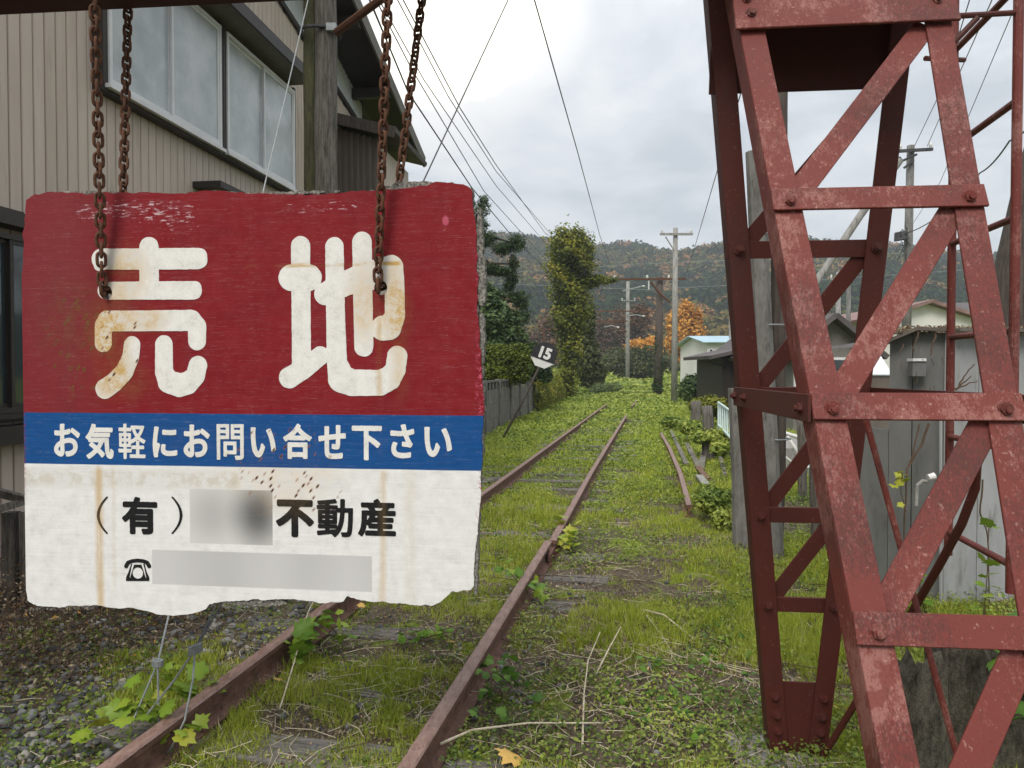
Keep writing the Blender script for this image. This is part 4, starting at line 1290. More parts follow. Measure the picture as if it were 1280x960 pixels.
# broken pale stalks, individually visible
for pts, r, lb, mt in (
        ([gp(550, 945, .05), gp(590, 930, .06), gp(660, 918, .05), gp(755, 915, .04)], .006, 'long brown bent stalk crossing beside the near right rail', 'straw'),
        ([gp(728, 940, .02), gp(730, 880, .05), gp(735, 850, .10), gp(750, 822, .14)], .005, 'pale dry stalk sticking up in the middle of the grass', 'straw'),
        ([gp(745, 855, .05), gp(762, 830, .09), gp(776, 812, .13)], .005, 'short pale stalk leaning right of the taller dry stalk', 'straw'),
        ([gp(803, 772, .05), gp(830, 785, .08), gp(868, 808, .04)], .008, 'thick broken stalk lying right of the track', 'straw'),
        ([gp(805, 775, .05), gp(825, 800, .04), gp(840, 820, .02)], .005, 'thin broken stalk under the thick one right of the track', 'straw'),
        ([gp(350, 893, .03), gp(367, 855, .10), gp(385, 800, .16), gp(407, 762, .22)], .004, 'tall thin bare stem leaning beside the left rail under the sign', 'straw'),
        ([gp(300, 855, .02), gp(320, 880, .04), gp(350, 905, .02)], .003, 'thin brown twig between the rails below the sign', 'twig')):
    o = MB().tube(pts, r, 6, r2=r * .5).build('dry_stalk', M[mt]); tag(o, lb, 'stalk')

# =================================================================== GUY WIRES with knots, lower left
def cyl_wire(pts, r, name, mat, parent): return wbuild(MB().tube(pts, r, 6), name, mat, parent)


ga = empty('guy_wire', gp(190, 925), 0, 'grey guy wire knotted onto the left rail, rising past the house windows', 'wire')
k1 = at(197, 829, 3.05)
cyl_wire([at(385 + 30, -128, 6.1), at(385, 0, 5.6), at(330, 235, 4.6), at(211, 768, 3.35), k1], .0045, 'wire', M['wire_grey'], ga)
for q in (at(168, 897, 2.98), at(199, 930, 2.98)): cyl_wire([k1, q], .0045, 'wire_leg', M['wire_grey'], ga)
mb = MB()
for i in range(5): mb.tube([k1 + Vector((.022 * math.cos(a), .012 * math.sin(a), i * .006 - .012)) for a in np.linspace(0, 6.28, 10)], .004, 5)
wbuild(mb, 'knot', M['wire_grey'], ga)
gb = empty('guy_wire', gp(215, 945), 0, 'dark green guy wire knotted onto the left rail, rising behind the sign into the sky', 'wire')
k2 = at(244, 812, 3.0)
wbuild(MB().tube([at(680, -96, 14), at(635, 0, 12), at(530, 225, 8), at(276, 756, 3.4), k2], [.011, .010, .008, .0045, .0045], 6), 'wire', M['wire'], gb)
cyl_wire([at(270, 756, 3.38), k2], .005, 'wire', M['wire'], gb)
for pts in ([k2, at(218, 850, 2.98), at(184, 893, 2.97)], [k2, at(241, 850, 2.95), at(231, 900, 2.9), at(214, 935, 2.88), at(192, 962, 2.9)]):
    cyl_wire(pts, .0045, 'wire_leg', M['wire_grey'], gb)
mb = MB()
for i in range(6): mb.tube([k2 + Vector((.026 * math.cos(a), .014 * math.sin(a), i * .006 - .014 + .01 * math.cos(a))) for a in np.linspace(0, 6.28, 10)], .005, 5)
wbuild(mb, 'knot', M['wire_grey'], gb)

# =================================================================== LEFT BUILDING
TH = -math.atan(0.133)
bld = empty('house', (-3.95, 0, 0), TH, 'two-storey house with beige ribbed metal siding and white-framed frosted windows at the left', 'house')
cT = math.cos(math.atan(.133))
wl = lambda d: d / cT


def rib(z0, z1, nm, mt):
    """one siding strip .103 wide: raised face with a narrow groove"""
    mb = MB()
    poly = [(0, 0), (.010, 0), (.016, .004), (.016, .090), (.010, .0945), (0, .0945)]
    mb.prism(poly, z0, z1)
    return mb.mesh(nm, mt)


def top_z(d): return 5.98 - (d - 8.57) * 0.2 if d > 5 else 6.7
strips = {}
d = 2.6
while d < 11.6:
    zt_ = round(min(6.2, top_z(d)), 1)
    if zt_ not in strips: strips[zt_] = rib(-.1, zt_, 'siding_strip', M['siding'])
    o = put('siding_strip', strips[zt_], bld); o.location = (0, wl(d), 0); o.rotation_euler = (0, 0, random.uniform(-.012, .012))
    d += .103 * cT * 1.01
d = 5.0; pm_ = rib(0, 1.0, 'siding_strip', M['siding_pale'])
mb = MB().prism([(0, 0), (.012, 0), (.012, .05), (.004, .055), (.004, .10), (0, .10)], 0, 1.6); pm_ = mb.mesh('pale_siding_strip', M['siding_pale'])
while d < 11.6:
    zt_ = top_z(d)
    o = put('pale_siding_strip', pm_, bld); o.location = (-.03, wl(d), zt_ - .10); d += .1
MB().box(-4.5, -.035, wl(2.6), wl(11.7), -.1, 5.3).build('wall_core', M['trim'], bld)
# sloping trim between the sidings
MB().bar((.03, wl(5.2), top_z(5.2) + .02), (.03, wl(11.7), top_z(11.7) + .02), .07, .05, (1, 0, 0)).build('sloping_trim', M['trim'], bld)
# roof
rz = lambda dd: 6.45 - (dd - 9.49) * .318
mb = MB(); mb.bar((-1.6, wl(3), rz(3) + .12), (-1.6, wl(13.2), rz(13.2) + .12), 4.4, .06, (0, .3, 1)).build('roof', M['rooftile'], bld)
MB().bar((.615, wl(3), rz(3) + .06), (.615, wl(13.2), rz(13.2) + .06), .20, .03, (1, 0, 0)).build('barge_board', M['soffit'], bld)
for k in range(7):
    dd = 4.5 + k * 1.35
    MB().box(-.02, .58, wl(dd) - .05, wl(dd) + .05, rz(dd) - .12, rz(dd) + .03).build('roof_beam', M['trim'], bld)
MB().bar((.29, wl(3), rz(3) + .07), (.29, wl(13.15), rz(13.15) + .07), .55, .02, (0, .3, 1)).build('soffit', M['trim'], bld)


def window(y0, y1, z0, z1, nsash, proud, glass, label=None, frame_m=None):
    AL = frame_m or M['alu']
    w_ = MB().box(.0, proud, y0 - .05, y1 + .05, z0 - .06, z0 - .002).build('window', M['trim'], bld)
    for (a, b, c_, d_) in ((y0 - .05, y0, z0, z1), (y1, y1 + .05, z0, z1)):
        MB().box(.0, proud + .003, a, b, c_, d_ + .05).build('window_surround', M['trim'], w_)
    f = .035
    ff = MB()
    ff.box(.02, proud + .02, y0, y1, z0, z0 + f); ff.box(.02, proud + .02, y0, y1, z1 - f, z1)
    ff.box(.02, proud + .018, y0, y0 + f, z0 + f, z1 - f); ff.box(.02, proud + .018, y1 - f, y1, z0 + f, z1 - f)
    ff.build('frame', AL, w_)
    MB().box(.02, proud + .045, y0 - .03, y1 + .03, z0 - .035, z0 - .003).build('sill', AL, w_)
    L_ = (y1 - y0 - 2 * f) / nsash
    for k in range(nsash):
        a = y0 + f + k * L_; b = a + L_ + (.02 if k < nsash - 1 else 0); x_ = proud - .035 if k % 2 == 0 else proud - .010
        s_ = MB(); q = .028
        s_.box(x_, x_ + .022, a, b, z0 + f, z0 + f + q); s_.box(x_, x_ + .022, a, b, z1 - f - q, z1 - f)
        s_.box(x_, x_ + .022, a, a + q, z0 + f + q, z1 - f - q); s_.box(x_, x_ + .022, b - q, b, z0 + f + q, z1 - f - q)
        s_.build('sash', AL, w_)
        MB().box(x_ + .008, x_ + .013, a + q, b - q, z0 + f + q, z1 - f - q).build('pane', glass, w_)
    return w_


window(wl(5.58), wl(7.19), 3.77, 4.97, 2, .11, M['glass'])
window(wl(7.30), wl(8.86), 3.77, 4.97, 2, .11, M['glass'])
MB().box(.016, .35, wl(5.45), wl(8.9), 5.06, 5.13).build('window_hood', M['soffit'], bld)
MB().box(.352, .375, wl(5.45), wl(8.93), 5.04, 5.17).build('hood_fascia', M['trim'], bld)
window(wl(3.9), wl(5.4), 1.30, 2.45, 2, .10, M['darkglass'], frame_m=M['trim'])
MB().box(.022, .027, wl(4.0), wl(5.3), 1.36, 1.95).build('curtain', M['curtain'], bld)
MB().box(.016, .16, wl(3.8), wl(5.5), 2.50, 2.60).build('window_hood', M['trim'], bld)
MB().box(.016, .16, wl(3.7), wl(6.0), 1.10, 1.22).build('ledge', M['trim'], bld)
MB().box(.016, .30, wl(6.85), wl(9.2), 3.30, 3.36).build('window_hood', M['trim'], bld)
# annex behind, brown end wall, beige side wall
anx = empty('annex', (-2.59, 10.27, 0), TH, 'tall annex with brown corrugated end wall and small dark eaves behind the wooden pole', 'annex')
for k in range(8):
    MB().prism([(0, 0), (.05, -.018), (.08, -.018), (.088, 0)], -.1, 5.0 - k * .025).build('siding_strip', M['siding_brown'], anx).location = (k * .088 + .01, 0, 0)
for k in range(15):
    MB().prism([(0, 0), (.014, .006), (.014, .088), (0, .094)], -.1, 4.74).build('siding_strip', M['siding'], anx).location = (.722, .02 + k * .098, 0)
MB().box(.02, .718, .003, 1.5, -.1, 4.72).build('wall_core', M['trim'], anx)
MB().bar((-.02, .68, 5.16), (1.02, .68, 4.88), 1.75, .06, (.2, 0, 1)).build('roof', M['rooftile'], anx)
MB().bar((-.02, -.215, 5.11), (1.02, -.215, 4.83), .15, .03, (0, -1, 0)).build('fascia', M['polewood'], anx)

# wooden utility pole pair at the house, with clamp
pp = at(402, 462, 7.0)
ppr = empty('wooden_pole', (pp.x, 7.0, 0), 0, 'weathered double wooden pole, mossy on its left side, standing before the beige house', 'utility pole')


def trunk(x_, y_, r0, r1, z0, z1, lean=(0, 0), n=14, seg=14, jit=.06):
    pts, rad = [], []
    for i in range(seg + 1):
        t = i / seg; pts.append((x_ + lean[0] * t + random.uniform(-1, 1) * r0 * jit, y_ + lean[1] * t, z0 + (z1 - z0) * t)); rad.append((r0 + (r1 - r0) * t) * (1 + random.uniform(-jit, jit)))
    return MB().tube(pts, rad, n)


trunk(-.085, .02, .085, .075, -.2, 6.2).build('post', M['mosswood'], ppr, True)
trunk(.065, -.03, .115, .10, -.2, 6.2).build('post', M['oldwood'], ppr, True)
zc = at(402, 42, 7.0).z
MB().tube([(0 + .20 * math.cos(a), .0 + .16 * math.sin(a), zc) for a in np.linspace(0, 2 * math.pi, 17)], .018, 6).build('clamp_band', M['wire'], ppr)
MB().box(.10, .19, -.16, -.06, zc - .04, zc + .03).build('clamp', M['wire_grey'], ppr)
o = MB().tube([at(421, 40, 6.85), at(475, 0, 6.3), at(600, -92, 5.2)], .036, 8).build('stay_rod', M['rust']); tag(o, 'rusty red stay rod slanting up from the clamp on the wooden pole', 'rod')

# =================================================================== POLES AND POSTS ON THE RIGHT, BEHIND THE GANTRY
b = gp(928, 690)
o = MB().tube([(b.x, b.y, -.1), (b.x - .02, b.y, .7), (b.x - .06, b.y, 1.42)], [.085, .08, .075], 10).build('concrete_post', M['darkconc']); tag(o, 'slim grey concrete post standing in the grass left of the gantry foot', 'post')
cp = empty('braced_pole', (at(957, 640, 6.0).x, 6.0, 0), 0, 'grey concrete stub and dark wooden pole strapped together behind the lattice leg', 'utility pole')
t0_, t1_ = at(943, 190, 6.0), at(964, 640, 6.0); t2_ = at(968, 705, 6.0)
k_ = (t1_ - t0_) / (t0_.z - t1_.z)
bb_ = t1_ + k_ * (t1_.z + .1)
wbuild(MB().tube([t0_, t1_, bb_], [.075, .088, .09], 10), 'concrete_stub', M['darkconc'], cp)
wbuild(MB().tube([at(975, 60, 6.15), at(974, 130, 6.15), at(973, 600, 6.15), Vector((at(970, 700, 6.15).x, 6.15, -.1))], [.068, .07, .062, .05], 10), 'wooden_post', M['polewood'], cp)
for z in (1.0, 1.95, 2.7):
    q = at(960, 462, 6.05)
    MB().tube([(q.x - cp.location.x + .17 * math.cos(a) + (2 - z) * .02, .05 + .13 * math.sin(a), z) for a in np.linspace(0, 6.28, 14)], .006, 5).build('binding_wire', M['wire_grey'], cp)
o = MB().tube([at(1125, 200, 12), at(1075, 270, 12), at(1010, 368, 12), at(975, 420, 12)], .062, 10).build('slanting_stay_pole', M['concrete']); tag(o, 'grey round stay pole slanting behind the upper lattice leg', 'pole')
o = MB().tube([at(1350, 10, 7.2), at(1292, 230, 7.2), at(1272, 340, 7.2), Vector((at(1268, 600, 7.2).x, 7.2, -.1))], [.12, .17, .21, .22], 14).build('leaning_trunk', M['polewood'], None, True); tag(o, 'thick dark leaning wooden trunk behind the ladder at the right edge', 'trunk')

# rotted wooden stumps at the gantry foot
def stump(pts_top, base, h_, label, seed, mat='mosswood', ring=12):
    random.seed(seed)
    n_ = ring; vs, fs = [], []
    L_ = 9
    flute = [random.uniform(-.13, .13) for _ in range(n_)]; broke = [random.uniform(-.10, .05) for _ in range(n_)]
    for i in range(L_ + 1):
        t = i / L_
        for j in range(n_):
            a = 2 * math.pi * j / n_
            r_ = 1 + random.uniform(-.035, .035) + flute[j] + (.12 * (1 - t))
            vs.append((base[0] + pts_top[0] * math.cos(a) * r_, base[1] + pts_top[1] * math.sin(a) * r_, -.1 + (h_ + .1) * t + (broke[j] if i == L_ else 0)))
    for i in range(L_):
        for j in range(n_):
            fs.append((i * n_ + j, i * n_ + (j + 1) % n_, (i + 1) * n_ + (j + 1) % n_, (i + 1) * n_ + j))
    vs.append((base[0], base[1], h_ - .02)); k = len(vs) - 1
    for j in range(n_): fs.append((L_ * n_ + j, L_ * n_ + (j + 1) % n_, k))
    mb = MB(); mb.v = vs; mb.f = fs
    o = mb.build('tree_stump', M[mat]); tag(o, label, 'stump')


M['stump'] = m_plain('rotten_stump_wood', (0.025, 0.021, 0.016), (0.20, 0.175, 0.135), 14, .95, 1.0, .03, (3, 3, 1.2), c3=(0.06, 0.07, 0.022))
stump((.105, .10), (1.49, 2.62), .50, 'square mossy wooden stump behind the foot of the lattice leg', 5, 'stump', 18)
stump((.22, .16), (1.90, 2.84), .50, 'broad rotting log end right of the mossy stump', 6, 'stump', 26)
vine('dark green leaves growing over the rotting log behind the gantry', [Vector((1.76, 2.62, .52)), Vector((1.98, 2.64, .55))], 12, .12, (.08, .3, .08), spread=.05, hgt=.03)
vine('dull green leaves low on the rotting log at the lower right corner', [Vector((1.80, 2.60, .34)), Vector((2.02, 2.60, .28))], 12, .09, (.08, .3, .08), spread=.05, hgt=.03)
random.seed(99)
o = wbuild(trunk(0, 0, .065, .06, -.1, .82), 'x', M['oldwood'], empty('tmp')) if False else None
for (px, yb, d_, r_, zt_, lb) in ((1030, 0, 6.4, .095, .95, 'short dark wooden post behind the gantry at the grass edge'), (887, 0, 12.5, .11, .95, 'dark weathered stump post beside the pale green railing'),
                                  (872, 0, 15.5, .13, .9, 'grey weathered leaning post left of the dark stump post'), (1006, 0, 8.6, .06, 1.0, 'thin wooden post before the guard rail')):
    q = at(px, 462, d_)
    o = trunk(q.x, q.y, r_, r_ * .85, -.1, zt_, (-.04, 0), 9, 6, .1).build('wooden_post', M['oldwood'], None, True); tag(o, lb, 'post')

# =================================================================== GREY SHED
sh = empty('grey_shed', (0, 0, 0), 0, 'low grey panelled shed with dead creeper stems on its wall behind the lattice leg', 'shed')
C0 = at(1182, 462, 4.8); C0 = Vector((C0.x, 4.8, 0))
Lf = Vector((at(1112, 462, 5.0).x, 5.0, 0)); Lf2 = Vector((at(1066, 462, 5.15).x, 5.15, 0)); Rt = Vector((at(1400, 462, 4.3).x, 4.9, 0))
zt1 = at(1182, 416, 4.8).z; ztl = at(1112, 428, 5.0).z
def wallq(P, Q, z0, z1a, z1b, name, mat, t=.05):
    d_ = (Q - P).normalized(); n_ = Vector((d_.y, -d_.x, 0)); n_ = n_ if n_.y < 0 else -n_
    vs = [P + Vector((0, 0, z0)), Q + Vector((0, 0, z0)), Q + Vector((0, 0, z1b)), P + Vector((0, 0, z1a))]
    vs += [v_ - n_ * t for v_ in vs]
    mb = MB(); mb.add(vs, [(0, 1, 2, 3), (7, 6, 5, 4), (0, 4, 5, 1), (1, 5, 6, 2), (2, 6, 7, 3), (3, 7, 4, 0)])
    return mb.build(name, mat, sh)
pk = Lf.lerp(C0, .42)
gapv = (C0 - Lf).normalized() * .003
wallq(Lf, pk - gapv, -.1, ztl, zt1 + .012, 'wall_panel', M['greywall'])
wallq(pk + gapv, C0 - gapv, -.1, zt1 + .012, zt1, 'wall_panel', M['greywall'])
wallq(Lf2, Lf - gapv, -.1, 1.18, 1.16, 'wall_panel', M['greywall'])
m_ = C0.lerp(Rt, .33); m2_ = C0.lerp(Rt, .66)
dv = (Rt - C0).normalized() * .003
wallq(C0 + dv * 3, m_ - dv, -.1, zt1, zt1, 'wall_panel', M['litwall']); wallq(m_ + dv, m2_ - dv, -.1, zt1, zt1, 'wall_panel', M['litwall']); wallq(m2_ + dv, Rt, -.1, zt1, zt1, 'wall_panel', M['litwall'])
MB().tube([C0 + Vector((.0, -.012, -.1)), C0 + Vector((.0, -.012, zt1 + .01))], .014, 6).build('corner_trim', M['litwall'], sh)
for a, b_, za, zb in ((Lf + Vector((-.03, -.05, 0)), pk + Vector((0, -.05, 0)), ztl + .01, zt1 + .03), (pk + Vector((0, -.05, 0)), C0 + Vector((.02, -.06, 0)), zt1 + .03, zt1 + .015), (C0 + Vector((.02, -.06, 0)), Rt + Vector((0, -.06, 0)), zt1 + .015, zt1 + .015)):
    MB().bar((a.x, a.y, za), (b_.x, b_.y, zb), .10, .022, (0, 0, 1)).build('roof_edge', M['siding_brown'], sh)
mb = MB(); mb.add([(Lf.x, Lf.y + .06, ztl - .02), (pk.x, pk.y + .06, zt1), (C0.x, C0.y + .06, zt1), (Rt.x, Rt.y + .06, zt1), (Rt.x, Rt.y + 2, zt1 + .05), (Lf.x + .3, Lf.y + 2, zt1 - .05)], [(0, 1, 2, 3, 4, 5)]); mb.build('roof', M['rooftile'], sh)
mb = MB()
for i in range(6): mb.box(0, 0, 0, 0, 0, 0) if False else None
q = at(1139, 462, 4.9)
MB().box(q.x - .04, q.x + .05, q.y - .09, q.y - .03, at(0, 470, 4.9).z, at(0, 452, 4.9).z).build('vent_box', M['greywall'], sh)
MB().box(q.x - .045, q.x + .045, q.y - .10, q.y - .028, at(0, 452, 4.9).z + .002, at(0, 449, 4.9).z + .004).build('vent_cap', M['white'], sh)
for px in (1176,):
    MB().tube([at(px, 500, 4.74), at(px, 770, 4.74)], .010, 6).build('pipe', M['litwall'], sh)
MB().tube([at(1145, 632, 4.7), at(1146, 607, 4.7), at(1153, 601, 4.7), at(1160, 602, 4.7)], .012, 8).build('tap_pipe', M['concrete'], sh)
MB().tube([at(1160, 597, 4.68), at(1168, 595, 4.68)], [.02, .024], 10).build('tap_cap', M['white'], sh)
# dead creeper stems
mb = MB()
def stem(pts, r=.006, d_=4.74):
    P = [at(a, b, d_) for a, b in pts]
    fine_ = []
    for i in range(len(P) - 1):
        for k in range(4): fine_.append(P[i].lerp(P[i + 1], k / 4) + Vector((random.uniform(-.006, .006), 0, random.uniform(-.006, .006))))
    fine_.append(P[-1]); mb.tube(fine_, r, 5, r2=r * .5)
stem([(1162, 530), (1150, 560), (1135, 585), (1132, 625), (1130, 700)], .009)
stem([(1150, 530), (1140, 570), (1133, 588)], .006)
stem([(1170, 418), (1166, 430), (1163, 445)], .008); stem([(1147, 415), (1146, 425), (1140, 438)], .006); stem([(1130, 430), (1124, 445)], .005)
stem([(1228, 600), (1225, 640), (1235, 670), (1236, 740), (1240, 770)], .006, 4.7)
for a in ([(1195, 488), (1205, 470), (1218, 455)], [(1193, 487), (1210, 480), (1222, 476)], [(1200, 482), (1214, 470)]): stem(a, .006, 4.72)
for k in range(26):
    a0, b0 = random.uniform(1125, 1178), random.uniform(425, 520)
    stem([(a0, b0), (a0 + random.uniform(-3, 3), b0 + random.uniform(4, 12))], .0025)
o = mb.build('dead_creeper', M['twig']); tag(o, 'bare dark creeper stems clinging to the grey shed wall', 'creeper')
vine('small fresh green leaves climbing the grey shed wall', [at(1128, 590, 4.68), at(1126, 615, 4.68), at(1133, 640, 4.68)], 7, .07, (.68, .9), spread=.02, hgt=.02)
vine('green leaves climbing the shed wall seen through the lower lattice', [at(1236, 660, 4.6), at(1234, 720, 4.6), at(1230, 770, 4.6)], 10, .09, (.5, .68), spread=.03, hgt=.03)
vine('green leaves at the foot of the shed wall right of the curved brace', [at(1150, 715, 4.6), at(1150, 740, 4.6), at(1160, 780, 4.6)], 10, .09, (.5, .68, .3), spread=.04, hgt=.03)
# debris of dead creeper on the shed roof
x = rng.uniform(C0.x - .45, Rt.x, 2600); y = rng.uniform(4.85, 5.1, 2600)
me = leaf_mesh('roof_debris', np.stack([x, y, zt1 + .005 + rng.random(2600) ** 2 * .05], 1), .022, rng.random(2600) * .7, M['litter'], up=.2)
tag(put('roof_debris', me), 'dead creeper leaves heaped along the grey shed roof edge', 'dead leaves', kind='stuff')

# =================================================================== HOUSES ON THE RIGHT
def gable_house(name, px0, px1, Y, ridge_py, eave_py, label, wallm, roofm, depth, ridge_axis='y', zbase=-.1, wins=(), gable_px=None, over=.35, th=.12):
    """house whose gable end faces the camera when ridge_axis is y"""
    P, Q = at(px0, 462, Y), at(px1, 462, Y); ze, zr = at(0, eave_py, Y).z, at(0, ridge_py, Y).z
    root = empty(name, (P.x, Y, 0), 0, label, 'house')
    w_ = Q.x - P.x
    if ridge_axis == 'y':
        mb = MB(); mid = w_ / 2
        mb.add([(0, 0, zbase), (w_, 0, zbase), (w_, 0, ze), (mid, 0, zr), (0, 0, ze), (0, depth, zbase), (w_, depth, zbase), (w_, depth, ze), (mid, depth, zr), (0, depth, ze)],
               [(0, 1, 2, 3, 4), (9, 8, 7, 6, 5), (0, 4, 9, 5), (1, 6, 7, 2)])
        mb.build('wall', wallm, root)
        for a, b_ in ((( -over, ze - over * (zr - ze) / mid), (mid, zr)), ((w_ + over, ze - over * (zr - ze) / mid), (mid, zr))):
            MB().bar((a[0], depth / 2, a[1] + th / 2 + .02), (b_[0], depth / 2, b_[1] + th / 2 + .02), depth + 2 * over, th, (0, 0, 1)).build('roof', roofm, root)
    else:
        mb = MB(); mid = depth / 2
        mb.add([(0, 0, zbase), (w_, 0, zbase), (w_, depth, zbase), (0, depth, zbase), (0, 0, ze), (w_, 0, ze), (w_, depth, ze), (0, depth, ze), (0, mid, zr), (w_, mid, zr)],
               [(0, 1, 5, 4), (2, 3, 7, 6), (3, 0, 4, 8, 7), (1, 2, 6, 9, 5)])
        mb.build('wall', wallm, root)
        for s_ in (0, 1):
            ya = -over if s_ == 0 else depth + over
            MB().bar((w_ / 2, ya, ze - over * (zr - ze) / mid + th / 2 + .02), (w_ / 2, mid, zr + th / 2 + .02), w_ + 2 * over, th, (0, 0, 1)).build('roof', roofm, root)
    for (a, b_, c_, d_) in wins:
        W0, W1 = at(a, d_, Y), at(b_, c_, Y)
        f_ = MB().box(W0.x - P.x - .06, W1.x - P.x + .06, -.06, .0, W0.z - .06, W1.z + .06).build('window', M['alu'], root)
        MB().box(W0.x - P.x, W1.x - P.x, -.075, -.062, W0.z, W1.z).build('pane', M['darkglass'], f_)
    return root


wh = gable_house('white_house', 884, 940, 44, 418, 428, 'white two-storey house with pale blue metal roof beyond the dark hut', M['houseWhite'], M['roofblue'], 7, 'x', th=.05, wins=((887, 890, 437, 446), (888, 891, 466, 474), (899, 902, 470, 480)))
mb = MB()
for k in range(9): mb.box(k * .35 - .1, k * .35 - .05, -.32, 3.4, 0, 0)
hut = empty('dark_hut', (at(904, 462, 21).x, 21, 0), 0, 'small dark wooden hut with overhanging roof and gutter left of the lattice leg', 'hut')
w_ = at(980, 462, 21).x - at(904, 462, 21).x; hz_ = at(0, 446, 21).z
for k in range(9):
    MB().box(k * w_ / 9 + .01, (k + 1) * w_ / 9, 0, .04 + .004 * (k % 2), -.1, hz_).build('board', M['trim'], hut)
MB().box(.0, w_, .06, 3, -.1, hz_ - .02).build('wall', M['trim'], hut)
MB().bar((-.45, 1.3, hz_ - .02), (w_ / 2, 1.3, hz_ + .28), 3.4, .10, (0, 0, 1)).build('roof', M['rooftile'], hut)
MB().bar((w_ + .3, 1.3, hz_ - .02), (w_ / 2 + .01, 1.3, hz_ + .28), 3.4, .10, (0, 0, 1)).build('roof', M['rooftile'], hut)
MB().tube([(-.5, -.45, hz_ - .06), (-.48, -.35, hz_ - .16), (-.02, -.1, hz_ - .26), (.02, -.03, hz_ - .3)], .035, 6).build('gutter', M['black'], hut)
gable_house('grey_house', 992, 1082, 17, 399, 436, 'grey house with dark gable roof seen through the lattice leg', M['soffit'], M['rooftile'], 6, 'y', wins=((1040, 1056, 450, 478), (975 + 20, 1012, 455, 480)))
gable_house('hillside_house', 1100, 1215, 27, 380, 398, 'white gabled house with reddish tiled roof behind the grey shed', M['houseWhite'], M['roofred'], 8, 'y', wins=((1120, 1132, 415, 428),))
MB_ = gable_house('low_outbuilding', 1088, 1112, 11, 447, 470, 'low outbuilding with pale metal roof between the lattice leg and the shed', M['siding_brown'], M['siding_pale'], .7, 'x', wins=(), over=.03, th=.03)
ter = gable_house('tiled_house', 1190, 1330, 33, 372, 396, 'house with grey tiled roof at the far right behind the shed', M['soffit'], M['rooftile'], 8, 'x')
# roof ribs for the white house
wr = [o for o in wh.children if o.name.startswith('roof')]
# grey paved bank and white guard rail behind the gantry
q0, q1 = at(950, 462, 11), at(1180, 462, 11)
bank = MB().box(q0.x, q1.x + 4, 10.6, 13.0, -.1, .42).build('concrete_kerb_wall', M['concrete']); tag(bank, 'low pale concrete wall behind the guard rail', 'wall')
gr_ = empty('guard_rail', (at(990, 462, 9.2).x, 9.2, 0), 0, 'white bent pipe guard rail seen through the lattice leg', 'guard rail')
def gpx(a, b, d_=9.2): return at(a, b, d_)
wbuild(MB().tube([gpx(960, 532), gpx(980, 541), gpx(1005, 549), gpx(1060, 560)], .025, 8), 'top_rail', M['white'], gr_, True)
wbuild(MB().tube([gpx(984, 545), gpx(995, 562), gpx(1005, 582)], .02, 8), 'pipe', M['white'], gr_, True)
wbuild(MB().tube([gpx(975, 545), gpx(980, 570), gpx(992, 580), gpx(1010, 584), gpx(1050, 592)], .02, 8), 'pipe', M['white'], gr_, True)
wbuild(MB().tube([gpx(1013, 548), gpx(1013, 575), Vector((gpx(1013, 600).x, 9.2, -.1))], .022, 8), 'post', M['paleguard'], gr_, True)
pg = empty('pale_green_railing', (at(897, 462, 13).x, 13, 0), 0, 'pale green metal railing beside the dark hut', 'railing')
A_, B_2 = at(898, 503, 13.6), at(922, 520, 10.4)
A_b, B_b = A_.copy(), B_2.copy(); A_b.z -= .42; B_b.z -= .42
for a, b_ in ((A_, B_2), (A_b, B_b)): wbuild(MB().tube([a, b_], .022, 6), 'rail_bar', M['paleguard'], pg)
for k in range(9):
    t = k / 8; a = A_.lerp(B_2, t); b_ = A_b.lerp(B_b, min(1, t + .05)); wbuild(MB().tube([a, b_], .014, 6), 'baluster', M['paleguard'], pg)
for t in (.02, .98):
    a = A_.lerp(B_2, t); b_ = a.copy(); b_.z = -.05; wbuild(MB().tube([a, b_], .022, 6), 'post', M['paleguard'], pg)
# junk planks beyond the loose rail
for k, (a, b_, c_, d_, w_, mt, lb) in enumerate(((838, 541, 858, 585, .07, 'sleeper', 'thin grey plank lying just right of the loose rail'), (858, 559, 874, 590, .08, 'sleeper', 'grey broken board among the weeds right of the loose rail'),
                                            (880, 570, 876, 592, .10, 'sleeper', 'short grey board crossing the broken board'), (874, 602, 890, 622, .10, 'concrete', 'short whitish board tilted in the weeds'),
                                            (872, 590, 884, 604, .09, 'rail', 'rust coloured board end above the whitish board'), (900, 575, 906, 598, .06, 'sleeper', 'small grey board near the slim concrete post'))):
    P, Q = gp(a, b_, .08), gp(c_, d_, .06)
    o = MB().bar(P, Q, w_, .035, (0, .2, 1)).build('plank', M[mt]); tag(o, lb, 'plank')

